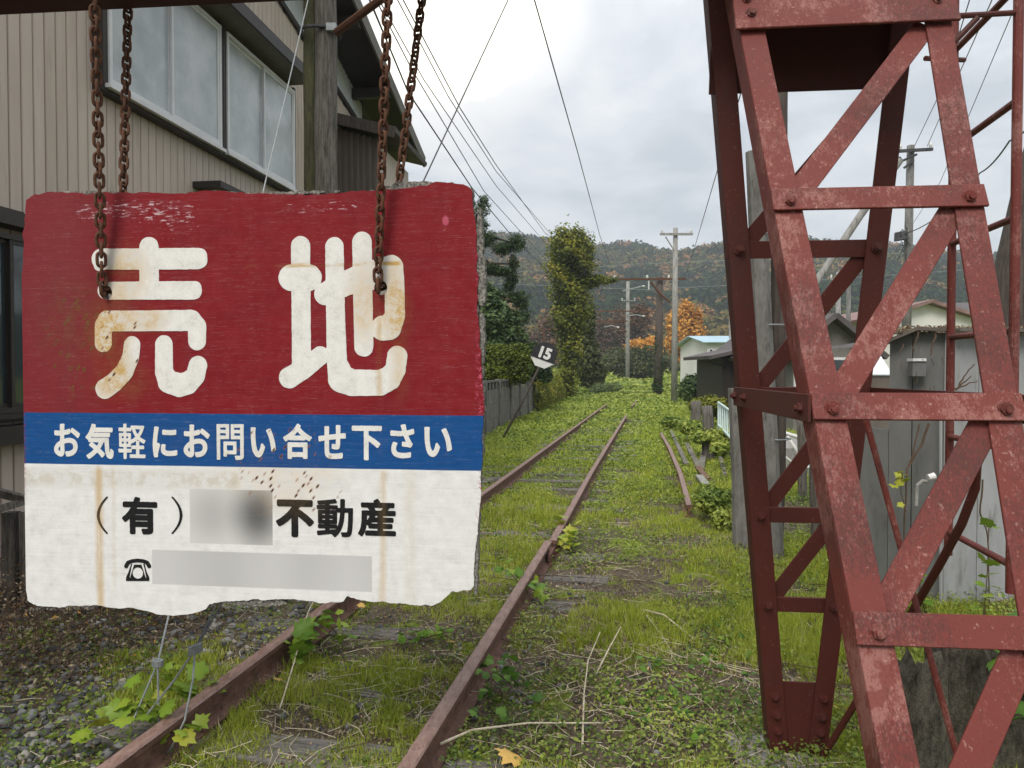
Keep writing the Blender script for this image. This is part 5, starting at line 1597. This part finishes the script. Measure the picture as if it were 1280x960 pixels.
# =================================================================== CONCRETE FENCE, left of the track
fx = lambda y: -.66 + (y - 17) * .1565
fen = empty('concrete_fence', (fx(9.5), 9.5, 0), 0, 'old grey concrete panel fence with pierced top left of the track', 'fence')
M['fencec'] = m_plain('streaked_concrete', (0.06, 0.056, 0.05), (0.24, 0.23, 0.21), 3, .95, .5, .006, (6, 6, .6), c3=(0.03, 0.03, 0.026))
fy = 9.5; fdir = Vector((.1565, 1, 0)).normalized()
def fbx(y0, y1, z0, z1, t, name, off_=0.0):
    a, b_ = Vector((fx(y0) + off_, y0, (z0 + z1) / 2)), Vector((fx(y1) + off_, y1, (z0 + z1) / 2))
    return wbuild(MB().bar(a, b_, z1 - z0, t, (1, 0, 0)), name, M['fencec'], fen)
while fy < 37:
    fbx(fy, fy + .14, -.1, 1.33, .14, 'post')
    a = fy + .145; e_ = fy + 1.86
    for z0 in (.0, .36, .72): fbx(a, e_, z0, z0 + .352, .05, 'panel')
    fbx(a, e_, 1.26, 1.31, .07, 'coping')
    mb = MB(); u = a + .02
    mb.bar(Vector((fx(a) - .03, a, 1.17)), Vector((fx(e_) - .03, e_, 1.17)), .17, .01, (1, 0, 0))
    while u < e_ - .2:
        P, Q = Vector((fx(u) + .005, u, 1.17)), Vector((fx(u + .15) + .005, u + .15, 1.17)); mb.bar(P, Q, .17, .02, (1, 0, 0)); u += .45
    wbuild(mb, 'pierced_band', M['fencec'], fen)
    fy += 1.865

# =================================================================== "15" SPEED SIGN
q = gp(626, 547)
sp15 = empty('speed_limit_sign', q, 0, 'small black and white octagonal railway sign reading 15 on a leaning rusty post', 'sign')
tp = at(680, 444, 16.5)
MB().tube([(0, 0, -.1), tuple(at(652, 505, 16.5) - q), tuple(tp - q + Vector((0, .04, -.05)))], .03, 8).build('post', M['polewood'], sp15)
tilt = R(-20)
Mp = Matrix.Translation(tp - q) @ Matrix.Rotation(R(-8), 4, 'Z') @ Matrix.Rotation(-tilt, 4, 'Y') @ Matrix.Rotation(R(90), 4, 'X')
rr_ = .31
oct_ = [(rr_ * math.cos(R(22.5 + 45 * k)), rr_ * math.sin(R(22.5 + 45 * k))) for k in range(8)]
yb = -.13
up_ = [p for p in oct_ if p[1] > yb]
xl = rr_ * math.cos(R(22.5))
up_poly = [(xl, yb)] + [oct_[0], oct_[1], oct_[2], oct_[3]] + [(-xl, yb)]
dn_poly = [(-xl, yb - .001), oct_[4], oct_[5], oct_[6], oct_[7], (xl, yb - .001)]
MB().prism(up_poly, 0, .01, Mp).build('black_plate', M['black'], sp15)
MB().prism(dn_poly, 0, .01, Mp).build('white_plate', M['white'], sp15)
for ch, cx_ in (('1', -.085), ('5', .075)):
    s_ = glyph_segs(ch)
    mnx, mxx = s_[:, 0::2].min(), s_[:, 0::2].max(); mny, mxy = s_[:, 1::2].min(), s_[:, 1::2].max()
    hgt = .235; sc_ = hgt / (mxy - mny); r_ = .017
    qq = s_.copy(); qq[:, 0::2] = (s_[:, 0::2] - (mnx + mxx) / 2) * sc_ * .95 + cx_; qq[:, 1::2] = (s_[:, 1::2] - mny) * sc_ + .055 - hgt / 2
    ax = np.arange(cx_ - .13, cx_ + .13, .004); az = np.arange(-.12, .22, .004); A, B_ = np.meshgrid(ax, az)
    d, i = seg_dist(A, B_, qq)
    me = sdf_mesh('numeral', np.where(i, -d, d) - r_, ax[0], az[0], .004, 0, .002, M['white'])
    # stand the flat numeral on the plate
    for v_ in me.vertices: v_.co = Mp @ Vector((v_.co.x, v_.co.z, .0128 - v_.co.y))
    put('numeral', me, sp15)

# =================================================================== TREES
def tree(name, label, cat, base, blobs, n, size, mat, trunk_r, tone=(.2, .6), aspect=.6, up=.3, inner=.5, bump=.35, trunk_h=None, limbs=5, group=None):
    base = Vector(base)
    root = empty(name, base, 0, label, cat, group)
    P, nb = shell(blobs, n, inner, bump, seed=int(abs(base.x * 10)) + 3)
    ti = np.clip(tone[0] + (tone[1] - tone[0]) * fbm(P[:, 0] * 1.0 + P[:, 2], P[:, 1] + P[:, 2] * 1.3, max(.4, size * 4), 5, 2) + rng.normal(size=n) * .10, 0, 1)
    me = leaf_mesh('crown', P - np.array(base), size * (.7 + .6 * rng.random(n)), ti, mat, up=up, aspect=aspect, face=shell.dir * .7)
    put('crown', me, root)
    if trunk_r:
        B = np.array(blobs); cen = Vector(B[:, :3].mean(0)) - base
        th = trunk_h or cen.z
        mb = MB(); mb.tube([(0, 0, -.2), (cen.x * .3 + trunk_r * .3, cen.y * .3, th * .5), (cen.x * .8, cen.y * .8, th)], [trunk_r * 1.2, trunk_r, trunk_r * .5], 8)
        for k in range(min(limbs, len(blobs))):
            bl = blobs[k]; e = Vector(bl[:3]) - base; s0 = Vector((cen.x * .4, cen.y * .4, th * .55)); mb.tube([s0, s0.lerp(e, .5) + Vector((0, 0, .1)), e], [trunk_r * .4, trunk_r * .28, trunk_r * .12], 6)
        mb.build('trunk', M['bark'], root, True)
    return root


# vine-smothered line pole
Yv = 37
def colblob(px, py, rx_px, ry_px, Y=Yv, ry=None):
    c = at(px, py, Y); return (c.x, c.y, c.z, rx_px * Y / 900, (ry or rx_px) * Y / 900, ry_px * Y / 900)
vb = [colblob(714, 312, 27, 26), colblob(702, 330, 20, 24), colblob(728, 325, 18, 28), colblob(712, 362, 24, 28), colblob(712, 398, 23, 26), colblob(717, 380, 22, 30), colblob(712, 430, 17, 28), colblob(711, 465, 14, 26), colblob(709, 488, 11, 18),
      colblob(738, 352, 14, 9), colblob(752, 350, 12, 6), colblob(765, 350, 7, 3), colblob(703, 300, 12, 16), colblob(724, 298, 12, 12)]
vp = tree('creeper_covered_pole', 'tall line pole smothered in yellow-green creeper, with an arm of leaves to the right', 'pole', (at(712, 462, Yv).x, Yv, 0), vb, 17000, .17, M['creeper'], .16, (-.22, 1.0), trunk_h=7.5, limbs=0, inner=.35, bump=.62)
tree('creeper_bush', 'dark green creeper mound behind the foot of the overgrown pole', 'bush', (at(735, 462, 44).x, 44, 0), [colblob(733, 450, 16, 30, 44), colblob(742, 468, 14, 18, 44), colblob(726, 430, 9, 28, 44), colblob(738, 405, 6, 24, 44)], 6000, .22, M['bushgreen'], .1, (.0, .8), bump=.5)
# pine and evergreens left
Yp = 24
def pblob(px, py, a, b_): return colblob(px, py, a, b_, Yp)
pine = empty('pine_tree', (at(585, 462, Yp).x, Yp, 0), 0, 'dark garden pine with tufted branches behind the concrete fence', 'pine tree')
pb = [(645, 305, 12, 11), (628, 312, 12, 9), (642, 330, 7, 10), (640, 347, 9, 10), (608, 300, 14, 10), (605, 338, 22, 8), (625, 340, 14, 6), (648, 372, 13, 9), (652, 382, 10, 7), (655, 397, 9, 8), (602, 262, 10, 12), (600, 282, 12, 8), (620, 370, 16, 8), (585, 300, 20, 14), (580, 340, 22, 14), (590, 380, 24, 16), (636, 358, 8, 8), (605, 250, 6, 6)]
P, nb = shell([pblob(*b_) for b_ in pb], 16000, .25, .4)
mt_ = np.clip(.15 + .7 * fbm(P[:, 0], P[:, 2], .6, 8, 2) + rng.normal(size=len(P)) * .1, 0, 1)
put('crown', leaf_mesh('crown', P - np.array(pine.location), .17, mt_, M['needles'], up=.5, aspect=.16), pine)
mb = MB(); b0 = Vector(pine.location)
mb.tube([(0, 0, -.2), tuple(at(590, 420, Yp) - b0), tuple(at(583, 340, Yp) - b0), tuple(at(598, 290, Yp) - b0), tuple(at(600, 255, Yp) - b0)], [.20, .17, .13, .09, .04], 8)
for (a, c_) in (((583, 340), (645, 330)), ((590, 300), (645, 305)), ((588, 385), (650, 378)), ((590, 320), (625, 342)), ((640, 318), (641, 350)), ((595, 280), (606, 262))):
    s0, e0 = at(*a, Yp) - b0, at(*c_, Yp) - b0; mb.tube([s0, s0.lerp(e0, .5) + Vector((0, 0, .15)), e0], [.06, .045, .02], 6)
mb.build('trunk', M['bark'], pine, True)
tree('laurel_tree', 'dense glossy evergreen tree below the pine behind the fence', 'tree', (at(610, 462, 22).x, 22, 0), [colblob(612, 400, 30, 26, 22), colblob(635, 410, 20, 22, 22), colblob(600, 375, 24, 22, 22), colblob(645, 425, 16, 14, 22), colblob(620, 430, 26, 20, 22), colblob(665, 440, 10, 12, 22)], 12000, .15, M['evergreen'], .15, (.0, 1.0), aspect=.45)
tree('clipped_hedge', 'yellow-green clipped hedge standing behind the concrete fence', 'hedge', (at(625, 462, 20.5).x, 20.5, 0), [colblob(x_, y_, 14, 17, 20.5) for x_ in (598, 612, 628, 643, 652) for y_ in (447, 462)], 11000, .085, M['hedge'], .06, (.0, 1.0), bump=.15, inner=.7)
tree('dark_shrub', 'small dark shrub behind the 15 sign', 'shrub', (at(672, 462, 26).x, 26, 0), [colblob(668, 458, 14, 12, 26), colblob(680, 468, 10, 10, 26)], 2500, .14, M['evergreen'], .05, (.0, .6))
tree('fence_ivy', 'yellow-green ivy overgrowing the far end of the concrete fence', 'ivy', (fx(29) + .1, 29, 0), [(fx(y_) + .12, y_, .6 + .2 * math.sin(y_), .28, 1.0, .75) for y_ in (26.5, 28, 29.5, 31, 32.5, 34, 35.5)], 9000, .09, M['creeper'], 0, (.1, 1.0), bump=.3)
# orange and brown trees in the middle distance
tree('orange_tree', 'tall tree with orange autumn leaves behind the concrete line pole', 'tree', (at(858, 462, 88).x, 88, 0), [colblob(858, 410, 16, 24, 88), colblob(858, 390, 9, 14, 88), colblob(848, 425, 14, 22, 88), colblob(870, 425, 13, 24, 88), colblob(842, 405, 9, 15, 88), colblob(862, 445, 14, 18, 88), colblob(871, 400, 7, 14, 88)], 8000, .42, M['orange'], .3, (.1, 1.1), bump=.55, inner=.3)
tree('orange_shrub', 'low bright orange tree left of the dark line pole', 'tree', (at(800, 462, 82).x, 82, 0), [colblob(802, 432, 16, 7, 82), colblob(816, 430, 12, 9, 82), colblob(790, 434, 9, 5, 82), colblob(812, 440, 16, 8, 82)], 3500, .36, M['orange'], .2, (.3, 1.3), bump=.5)
tree('olive_mound', 'broad rounded olive-green thicket at the end of the track', 'thicket', (at(790, 462, 72).x, 72, 0), [colblob(785, 458, 40, 24, 72), colblob(760, 462, 22, 18, 72), colblob(810, 455, 26, 22, 72), colblob(835, 466, 22, 14, 72), colblob(748, 470, 16, 12, 72)], 15000, .28, M['bushgreen'], .2, (.0, .9), bump=.25)
random.seed(5)
bt = [(668, 430, 18, 36), (690, 420, 16, 34), (752, 425, 18, 34), (775, 410, 20, 36), (800, 405, 16, 30), (655, 440, 14, 26), (888, 440, 12, 26), (730, 410, 16, 28), (900, 455, 10, 20), (875, 462, 12, 14)]
names = ['reddish-brown bare tree behind the 15 sign', 'brown tree just left of the overgrown pole', 'brown bare tree right of the overgrown pole', 'tall brown tree behind the thin far pole', 'dull brown tree left of the dark line pole', 'small brown tree over the clipped hedge', 'brown-grey tree between orange tree and white house', 'brown tree hidden behind the overgrown pole', 'low brown tree beside the white house', 'low brown bush below the orange tree']
for (px, py, rx, ry), nm in zip(bt, names):
    d_ = 100 + random.uniform(-4, 14)
    bl = [colblob(px + random.uniform(-.5, .5) * rx, py + random.uniform(-.45, .45) * ry, rx * .6, ry * .5, d_) for _ in range(5)] + [colblob(px, py + ry * .5, rx * .8, ry * .5, d_)]
    tree('brown_tree', nm, 'tree', (at(px, 462, d_).x, d_, 0), bl, 3200, .40, M['brownleaf'], .22, (.0, 1.0), bump=.6, inner=.2, group='brown autumn trees at the foot of the hill')
# bushes at the right of the track
tree('leafy_bush', 'dark green leafy bush right of the concrete line pole', 'bush', (at(872, 462, 30).x, 30, 0), [colblob(868, 482, 16, 12, 30), colblob(880, 490, 14, 10, 30), colblob(858, 490, 10, 10, 30), colblob(893, 498, 10, 8, 30)], 5000, .15, M['evergreen'], .05, (.1, 1.0), bump=.4)
tree('leafy_bush', 'yellow-green bush before the dark hut', 'bush', (at(892, 462, 19).x, 19, 0), [colblob(890, 505, 16, 10, 19), colblob(874, 508, 12, 9, 19), colblob(900, 512, 8, 10, 19)], 4000, .09, M['creeper'], .03, (.2, 1.0), bump=.4)
tree('weed_clump', 'tall weeds and leaves growing beside the end of the loose rail', 'weeds', (at(893, 620, 7.4).x, 7.4, 0), [colblob(895, 628, 28, 16, 7.4), colblob(905, 650, 16, 12, 7.0), colblob(885, 615, 16, 9, 7.8)], 2600, .055, M['weed'], 0, (.2, .95), bump=.5, inner=.2)
tree('weed_clump', 'round-leaved weeds in the middle distance right of the loose rail', 'weeds', (at(880, 540, 13).x, 13, 0), [colblob(866, 534, 20, 8, 15), colblob(888, 545, 22, 9, 12.5), colblob(840, 528, 14, 6, 18), colblob(900, 560, 12, 9, 11)], 5000, .085, M['weed'], 0, (.1, .9), bump=.5, inner=.2)
tree('grass_tussock', 'dark green tussock growing between the rails where the track vanishes', 'tussock', (at(757, 492, 42).x, 42, 0), [colblob(752, 486, 14, 7, 42), colblob(768, 484, 10, 6, 42), colblob(742, 490, 8, 5, 42)], 2500, .16, M['evergreen'], 0, (.4, 1.2), aspect=.2, bump=.4)
tree('grass_tussock', 'green tuft left of the track near the fence end', 'tussock', (at(697, 513, 27).x, 27, 0), [colblob(697, 517, 10, 9, 27)], 900, .12, M['weed'], 0, (.2, .8), aspect=.2, bump=.5)
x, y = scatter(60000, 34, 110, 1.0, 0.45)
lat = x - (lrx(y) + .5)
hmp = np.clip(.15 + (y - 34) / 40, .1, 1.3) * (.35 + 1.0 * fbm(x, y, 3.0, 61, 3)) * (1 + .5 * (np.abs(lat) > 2.2)) * .9
zz = hmp * rng.random(len(x)) ** .5
me = leaf_mesh('far_undergrowth', np.stack([x, y, zz], 1), .006 * y * (.7 + .6 * rng.random(len(x))), np.clip(.25 + .7 * fbm(x, y, 1.8, 66, 2) + rng.normal(size=len(x)) * .1, 0, 1), M['weed'], up=.5, aspect=.7)
tag(put('far_undergrowth', me), 'bright green undergrowth swallowing the far end of the track', 'undergrowth', kind='stuff')
# brush left under the house
x = rng.uniform(-3.6, -1.5, 26000); y = rng.uniform(2.9, 7.0, 26000)
keep = (x < lrx(y) - .62 - .35 * rng.random(26000)) & (y > 3.45 + .9 * (x + 2.3))
x, y = x[keep], y[keep]
zz = gh(x, y) + rng.random(len(x)) ** 2 * .35 * np.clip((lrx(y) - .7 - x) * 1.2, 0, 1)
ti = rng.random(len(x)) ** 1.8 * .75; ti[rng.random(len(x)) < .03] = 1
me = leaf_mesh('dry_brush', np.stack([x, y, zz], 1), .03, ti, M['litter'], up=.2, aspect=.4)
tag(put('dry_brush', me), 'brown withered brush with a few yellow leaves along the foot of the house', 'brush', kind='stuff')
mb = MB()
for k in range(420):
    cy = random.uniform(3.2, 7); cx_ = random.uniform(max(-3.5, lrx(cy) - 2.2), lrx(cy) - .85); zz = float(gh(cx_, cy))
    t_ = Vector((random.gauss(0, .12), random.gauss(0, .12), random.uniform(.1, .45)))
    p0 = Vector((cx_, cy, zz)); mb.tube([p0, p0 + t_ * .5 + Vector((random.uniform(-.02, .02), 0, 0)), p0 + t_], .0022, 4, cap=False)
tag(mb.build('dry_stems', M['twig']), 'upright brown dead stems in front of the house wall', 'dead stems', kind='stuff')

# wooden handrail at the left edge
hr = empty('wooden_handrail', (-3.3, 4.6, 0), 0, 'weathered grey wooden handrail along the house at the left edge', 'handrail')
for pts, r in ((((-12, 613), (45, 628)), .05), (((-12, 640), (45, 622)), .045)):
    P, Q = at(*pts[0], 4.3), at(*pts[1], 4.5)
    wbuild(MB().bar(P, Q, r, .03, (0, -1, 0)), 'rail_board', M['oldwood'], hr)
for px in (14, 36):
    P = at(px, 640, 4.45); Q = P.copy(); Q.z = .02; wbuild(MB().bar(P, Q, .075, .07, (0, -1, 0)), 'post', M['oldwood'], hr)
# litter: pale plank under the sign, dark bottle
P, Q = gp(45, 778, .12), gp(125, 776, .12); o = MB().bar(P, Q, .16, .03, (0, -.5, 1)).build('plank', M['concrete']); tag(o, 'pale plank half buried in brush under the lower left of the sign', 'plank')
bq = gp(8, 812, .03); o = MB().tube([bq, bq + Vector((.10, .02, .01)), bq + Vector((.14, .03, .01)), bq + Vector((.19, .04, .01))], [.030, .030, .014, .012], 12).build('glass_bottle', M['darkglass'], None, True); tag(o, 'dark glass bottle lying in the brush at the left edge', 'bottle')
o = MB().bar(gp(116, 792, .05), gp(131, 785, .05), .03, .02, (0, -.5, 1)).build('white_scrap', M['white']); tag(o, 'small white scrap lying in the brush under the sign', 'scrap')

# =================================================================== LINE POLES, GANTRIES, WIRES
def pole(px, top_py, Y, r0, r1, mat, name, label, arms=(), lean=0.0):
    q = at(px, 462, Y); zt_ = at(px, top_py, Y).z
    root = empty(name, (q.x, Y, 0), 0, label, 'utility pole')
    MB().tube([(0, 0, -.3), (lean / 2, 0, zt_ / 2), (lean, 0, zt_)], [r0, (r0 + r1) / 2, r1], 10).build('shaft', mat, root, True)
    for (a, b_, c_, d_) in arms:
        P, Q = at(a, b_, Y) - root.location, at(c_, d_, Y) - root.location; off_ = Vector((0, -r1 - .06, 0))
        ar = MB().bar(P + off_, Q + off_, .10, .08, (0, -1, 0)).build('crossarm', M['wire'] if mat is not M['concrete'] else M['concrete'], root)
        for t in (.06, .94):
            p_ = P.lerp(Q, t) + off_ + Vector((0, 0, .05))
            MB().tube([p_, p_ + Vector((0, 0, .10)), p_ + Vector((0, 0, .20))], [.04, .06, .035], 8).build('insulator', M['insul'], ar)
    return root


p1_ = pole(843, 285, 33, .16, .105, M['concrete'], 'concrete_line_pole', 'tall grey concrete line pole with crossarm right of the track', arms=((824, 293.5, 865, 293.5),), lean=.02)
wbuild(MB().tube([at(832, 296, 32.9), at(842, 312, 32.9)], .03, 6), 'arm_brace', M['concrete'], p1_)
p2_ = pole(823, 346, 40, .24, .19, M['polewood'], 'dark_line_pole', 'dark creeper-footed wooden line pole left of the concrete pole', lean=.05)
wbuild(MB().bar(at(748, 349.5, 39.7), at(857, 348.5, 39.7), .10, .10, (0, -1, 0)), 'span_beam', M['rust'], p2_)
wbuild(MB().tube([at(813, 352, 39.6), at(826, 368, 39.6), at(838, 378, 39.6)], .06, 6), 'arm_brace', M['rust'], p2_)
for px in (809, 836, 768):
    P = at(px, 349, 39.7); wbuild(MB().tube([P, P + Vector((0, 0, .15)), P + Vector((0, 0, .22))], [.04, .07, .035], 8), 'insulator', M['insul'], p2_)
wbuild(MB().tube([at(811, 351, 39.5), at(811, 362, 39.5)], .04, 6), 'hanger', M['insul'], p2_)
P, nb = shell([colblob(822, 485, 6, 16, 40), colblob(824, 460, 5, 22, 40), colblob(823, 430, 4.4, 20, 40)], 1800, .7, .4)
put('creeper', leaf_mesh('creeper', P - np.array(p2_.location), .14, np.clip(.1 + .6 * rng.random(len(P)), 0, 1), M['evergreen']), p2_)
p3_ = pole(784.5, 352, 68, .22, .16, M['concrete'], 'far_line_pole', 'thin grey line pole far down the track with two white lamp arms', arms=((776, 376, 794, 376),), lean=0)
wbuild(MB().bar(at(736, 389, 67.5), at(822, 389, 67.5), .11, .10, (0, -1, 0)), 'span_beam', M['rust'], p3_)
wbuild(MB().bar(at(742, 401.5, 67.5), at(785, 401.5, 67.5), .10, .10, (0, -1, 0)), 'span_beam', M['rust'], p3_)
for a, b_, c_, d_ in ((801, 390, 816, 403), (762, 402, 784, 415), (742, 396, 752, 390)):
    wbuild(MB().tube([at(a, b_, 67.4), at(c_, d_, 67.4)], .06, 6), 'arm_brace', M['rust'], p3_)
for pts in (((778, 364), (790, 361), (803, 357.5)), ((785, 395), (795, 393.5), (803, 395)), ((755, 409), (765, 407), (771, 409))):
    wbuild(MB().tube([at(a, b_, 67.2) for a, b_ in pts], .05, 6), 'lamp_arm', M['wire_grey'], p3_)
    P = at(*pts[-1], 67.1); wbuild(MB().tube([P, P + Vector((.2, 0, -.03))], .08, 8), 'lamp_head', M['insul'], p3_)
g4 = empty('steel_portal', (at(680, 462, 50).x, 50, 0), 0, 'small dark steel frame behind the 15 sign', 'frame')
wbuild(MB().tube([at(680, 480, 50), at(680, 412, 50), at(702, 412, 50)], .08, 6), 'frame_tube', M['rust'], g4)
up_ = pole(1131, 182, 25, .17, .12, M['darkconc'], 'street_utility_pole', 'grey street utility pole with crossarms and tangled cables beyond the lattice leg', arms=((1119, 191, 1162, 188.5),), lean=.12)
for (a, b_, c_, d_) in ((1128, 201, 1146, 193), (1130, 210, 1142, 200), (1128, 201, 1124, 196)): wbuild(MB().tube([at(a, b_, 24.8), at(c_, d_, 24.8)], .04, 6), 'bracket', M['wire'], up_)
wbuild(MB().tube([at(1126, 290, 24.8), at(1127, 300, 24.8), at(1127, 296, 24.8)], [.2, .24, .2], 10), 'cable_box', M['wire'], up_)
random.seed(12)
mb = MB()
for k in range(14):
    a0, b0 = random.uniform(1127, 1137), random.uniform(275, 320); P = [at(a0, b0, 24.6)]
    for _ in range(4): a0 += random.uniform(-4, 5); b0 += random.uniform(-2, 8); P.append(at(a0, b0, 24.6))
    mb.tube(P, .014, 4, cap=False)
wbuild(mb, 'cable_tangle', M['wire'], up_)
p5_ = pole(914, 352, 46, .18, .13, M['concrete'], 'small_line_pole', 'slim line pole with small dark arm just left of the lattice leg', arms=((908, 352, 920, 350),))
p6_ = pole(1060, 358, 20, .07, .055, M['darkconc'], 'lamp_post', 'pale grey slender post between the grey house and the lattice diagonal', arms=())
p7_ = pole(1047, 340, 38, .16, .12, M['concrete'], 'thin_far_pole', 'faint grey pole seen behind the lattice leg above the grey house roof', arms=((1036, 350, 1056, 350),))


def wire(label, pts, r=.012, sag=0.0, mat='wire', ext=0.0):
    """pts: (px, py, Y); the first point is carried on past itself by ext times the first span"""
    P = [at(*p) for p in pts]
    if ext: P = [P[0] + (P[0] - P[1]) * ext] + P
    fine_ = []
    for i in range(len(P) - 1):
        n_ = 10
        for k in range(n_):
            t = k / n_; q = P[i].lerp(P[i + 1], t); q.z -= sag * 4 * t * (1 - t); fine_.append(q)
    fine_.append(P[-1])
    o = MB().tube(fine_, r, 5).build('overhead_wire', M[mat]); tag(o, label, 'wire', 'overhead wires'); return o


wire('thick black overhead cable, lowest of the bundle above the sign', [(462, 0, 9), (510, 115, 11.5), (590, 235, 17.5), (640, 295, 25), (692, 346, 37)], .013, ext=.5)
wire('overhead wire just right of the thick black cable', [(470, 0, 9), (515, 87, 11), (605, 239, 18), (692, 335, 37)], .009, ext=.5)
wire('faint overhead wire third from the left above the sign', [(474, 0, 9), (530, 100, 11.5), (620, 232, 18), (694, 318, 37)], .008, ext=.5)
wire('overhead wire fourth from the left, close pair with the next', [(497, 0, 9), (560, 120, 12), (620, 214, 17), (700, 306, 37)], .008, ext=.5)
wire('overhead wire fifth from the left, right one of the close pair', [(504, 0, 9), (575, 135, 12.5), (620, 206, 17), (682, 292, 29), (723, 315, 37)], .009, ext=.5)
wire('single overhead wire crossing the middle of the sky to the rusty span beam', [(668, 0, 9), (722, 190, 15), (750, 295, 27), (768, 347, 39.6)], .010, ext=.5)
wire('overhead wire rising from the right end of the span beam behind the lattice leg', [(962, 0, 9), (902, 195, 16), (867, 314, 30), (856, 348, 39.6)], .011, ext=.5)
wire('street wire rising from the left insulator of the street utility pole', [(1212, 0, 12), (1178, 110, 17), (1143, 183, 24.9)], .010, ext=1)
wire('street wire rising from the right insulator of the street utility pole', [(1240, 0, 12), (1200, 90, 17), (1159, 183, 24.9)], .010, ext=1)
wire('thin street wire low at the far right of the sky', [(1268, 10, 12), (1213, 140, 17), (1175, 228, 22), (1105, 335, 40)], .008, ext=1)
wire('twisted service cable from the street pole to the right edge', [(1300, 140, 12), (1262, 176, 13), (1225, 216, 16), (1180, 265, 20), (1131, 292, 24.8)], .016, sag=.08)
wire('upper faint wire crossing before the hillside', [(560, 352, 60), (800, 362, 62), (950, 355, 60), (1240, 335, 58)], .016, mat='wire_grey')
wire('lower faint wire crossing before the hillside', [(560, 346, 60), (800, 330, 62), (950, 324, 60), (1240, 312, 58)], .016, mat='wire_grey')

# =================================================================== HILLS
RID = [(420, 318), (500, 300), (600, 290), (650, 292), (690, 297), (720, 304), (750, 306), (775, 302), (800, 304), (820, 310), (840, 314), (860, 312), (890, 306), (915, 300), (980, 296), (1050, 302), (1110, 306), (1160, 312), (1240, 318), (1320, 310), (1500, 330), (1900, 360), (-200, 340), (-900, 370)]
RID.sort()
ra = np.array([math.atan((p[0] - 640) / 900) for p in RID]); re = np.array([(462 - p[1]) / 900 for p in RID])
def hillz(az, d_):
    e = np.interp(az, ra, re)                                   # elevation of the ridge in that direction
    D1 = 420.0
    top = e * D1 * np.cos(az) + CAMZ - 7
    t = np.clip((d_ - 150) / (D1 - 150), 0, 1.0)
    back = np.clip((d_ - D1) / 400, 0, 1)
    x_, y_ = d_ * np.sin(az), d_ * np.cos(az)
    return top * (t ** 1.15) * (1 - back * .6) * (1 + (fbm(x_, y_, 90, 44, 3) - .5) * .5 * np.sin(np.pi * t)) - .5
az = np.linspace(-1.35, 1.2, 170); dd_ = np.concatenate([np.linspace(150, 420, 50), np.linspace(440, 900, 12)])
AZ, DD = np.meshgrid(az, dd_)
V = np.stack([DD * np.sin(AZ), DD * np.cos(AZ), hillz(AZ, DD)], -1).reshape(-1, 3)
nx, ny = len(az), len(dd_)
ii = (np.arange(ny - 1)[:, None] * nx + np.arange(nx - 1)[None]).ravel()
m = newmat('hill_ground'); v = coords('Object'); finish(ramp(noise(v, .05, 6, .7), (.35, (.012, .024, .012)), (.65, (.04, .05, .02))), 1.0, spec=0)
M['hill'] = m
tag(put('hill', mesh_np('hill', V, np.stack([ii, ii + 1, ii + nx + 1, ii + nx], -1), M['hill'], smooth=True)), kind='structure')
# crowns of the hillside wood
nC_ = 5200
a_ = rng.uniform(-.60, .62, nC_); d_ = 150 + (428 - 150) * rng.random(nC_) ** .72
e_ = rng.random(nC_) < .12; d_[e_] = 415 + 14 * rng.random(e_.sum())
cx_, cy_ = d_ * np.sin(a_), d_ * np.cos(a_); cz_ = hillz(a_, d_)
r_ = rng.uniform(2.6, 5.6, nC_)
kq = 110
dirv = rng.normal(size=(nC_, kq, 3)); dirv /= np.linalg.norm(dirv, axis=2)[:, :, None]; dirv[:, :, 2] = np.abs(dirv[:, :, 2]) * 1.2 - .15
rr3 = r_[:, None, None] * (.7 + .4 * rng.random((nC_, kq, 1)))
P = np.stack([cx_, cy_, cz_ + r_ * .5], 1)[:, None] + dirv * rr3
spec_ = fbm(cx_, cy_, 45, 70, 3)
tt_ = np.clip(.12 + .62 * spec_ + rng.normal(size=nC_) * .22, 0, .95)
con = (fbm(cx_, cy_, 60, 71, 2) > .60); tt_[con] = rng.random(con.sum()) * .15
red = rng.random(nC_) < .10; tt_[red] = rng.uniform(.75, 1, red.sum())
ti = np.repeat(tt_, kq) + rng.normal(size=nC_ * kq) * .03
me = leaf_mesh('hillside_forest', P.reshape(-1, 3), np.repeat(r_, kq) * .36, np.clip(ti, 0, 1), M['hilltrees'], up=.1, aspect=.8, face=dirv.reshape(-1, 3))
tag(put('hillside_forest', me), 'mixed forest in dull autumn colours covering the hillside', 'forest', kind='stuff')

# =================================================================== HAZE
hz_m = bpy.data.materials.new('haze_air'); hz_m.use_nodes = True
nt = hz_m.node_tree; nt.nodes.clear()
oo = nt.nodes.new('ShaderNodeOutputMaterial'); vs_ = nt.nodes.new('ShaderNodeVolumePrincipled')
vs_.inputs['Color'].default_value = (0.80, 0.88, 1.0, 1); vs_.inputs['Density'].default_value = 0.00065
nt.links.new(vs_.outputs[0], oo.inputs['Volume'])
hb = MB().box(-1600, 1600, -450, 2600, -2.5, 140).build('haze', hz_m); tag(hb, 'thin pale haze in the air between the track and the hills', 'haze', kind='stuff')
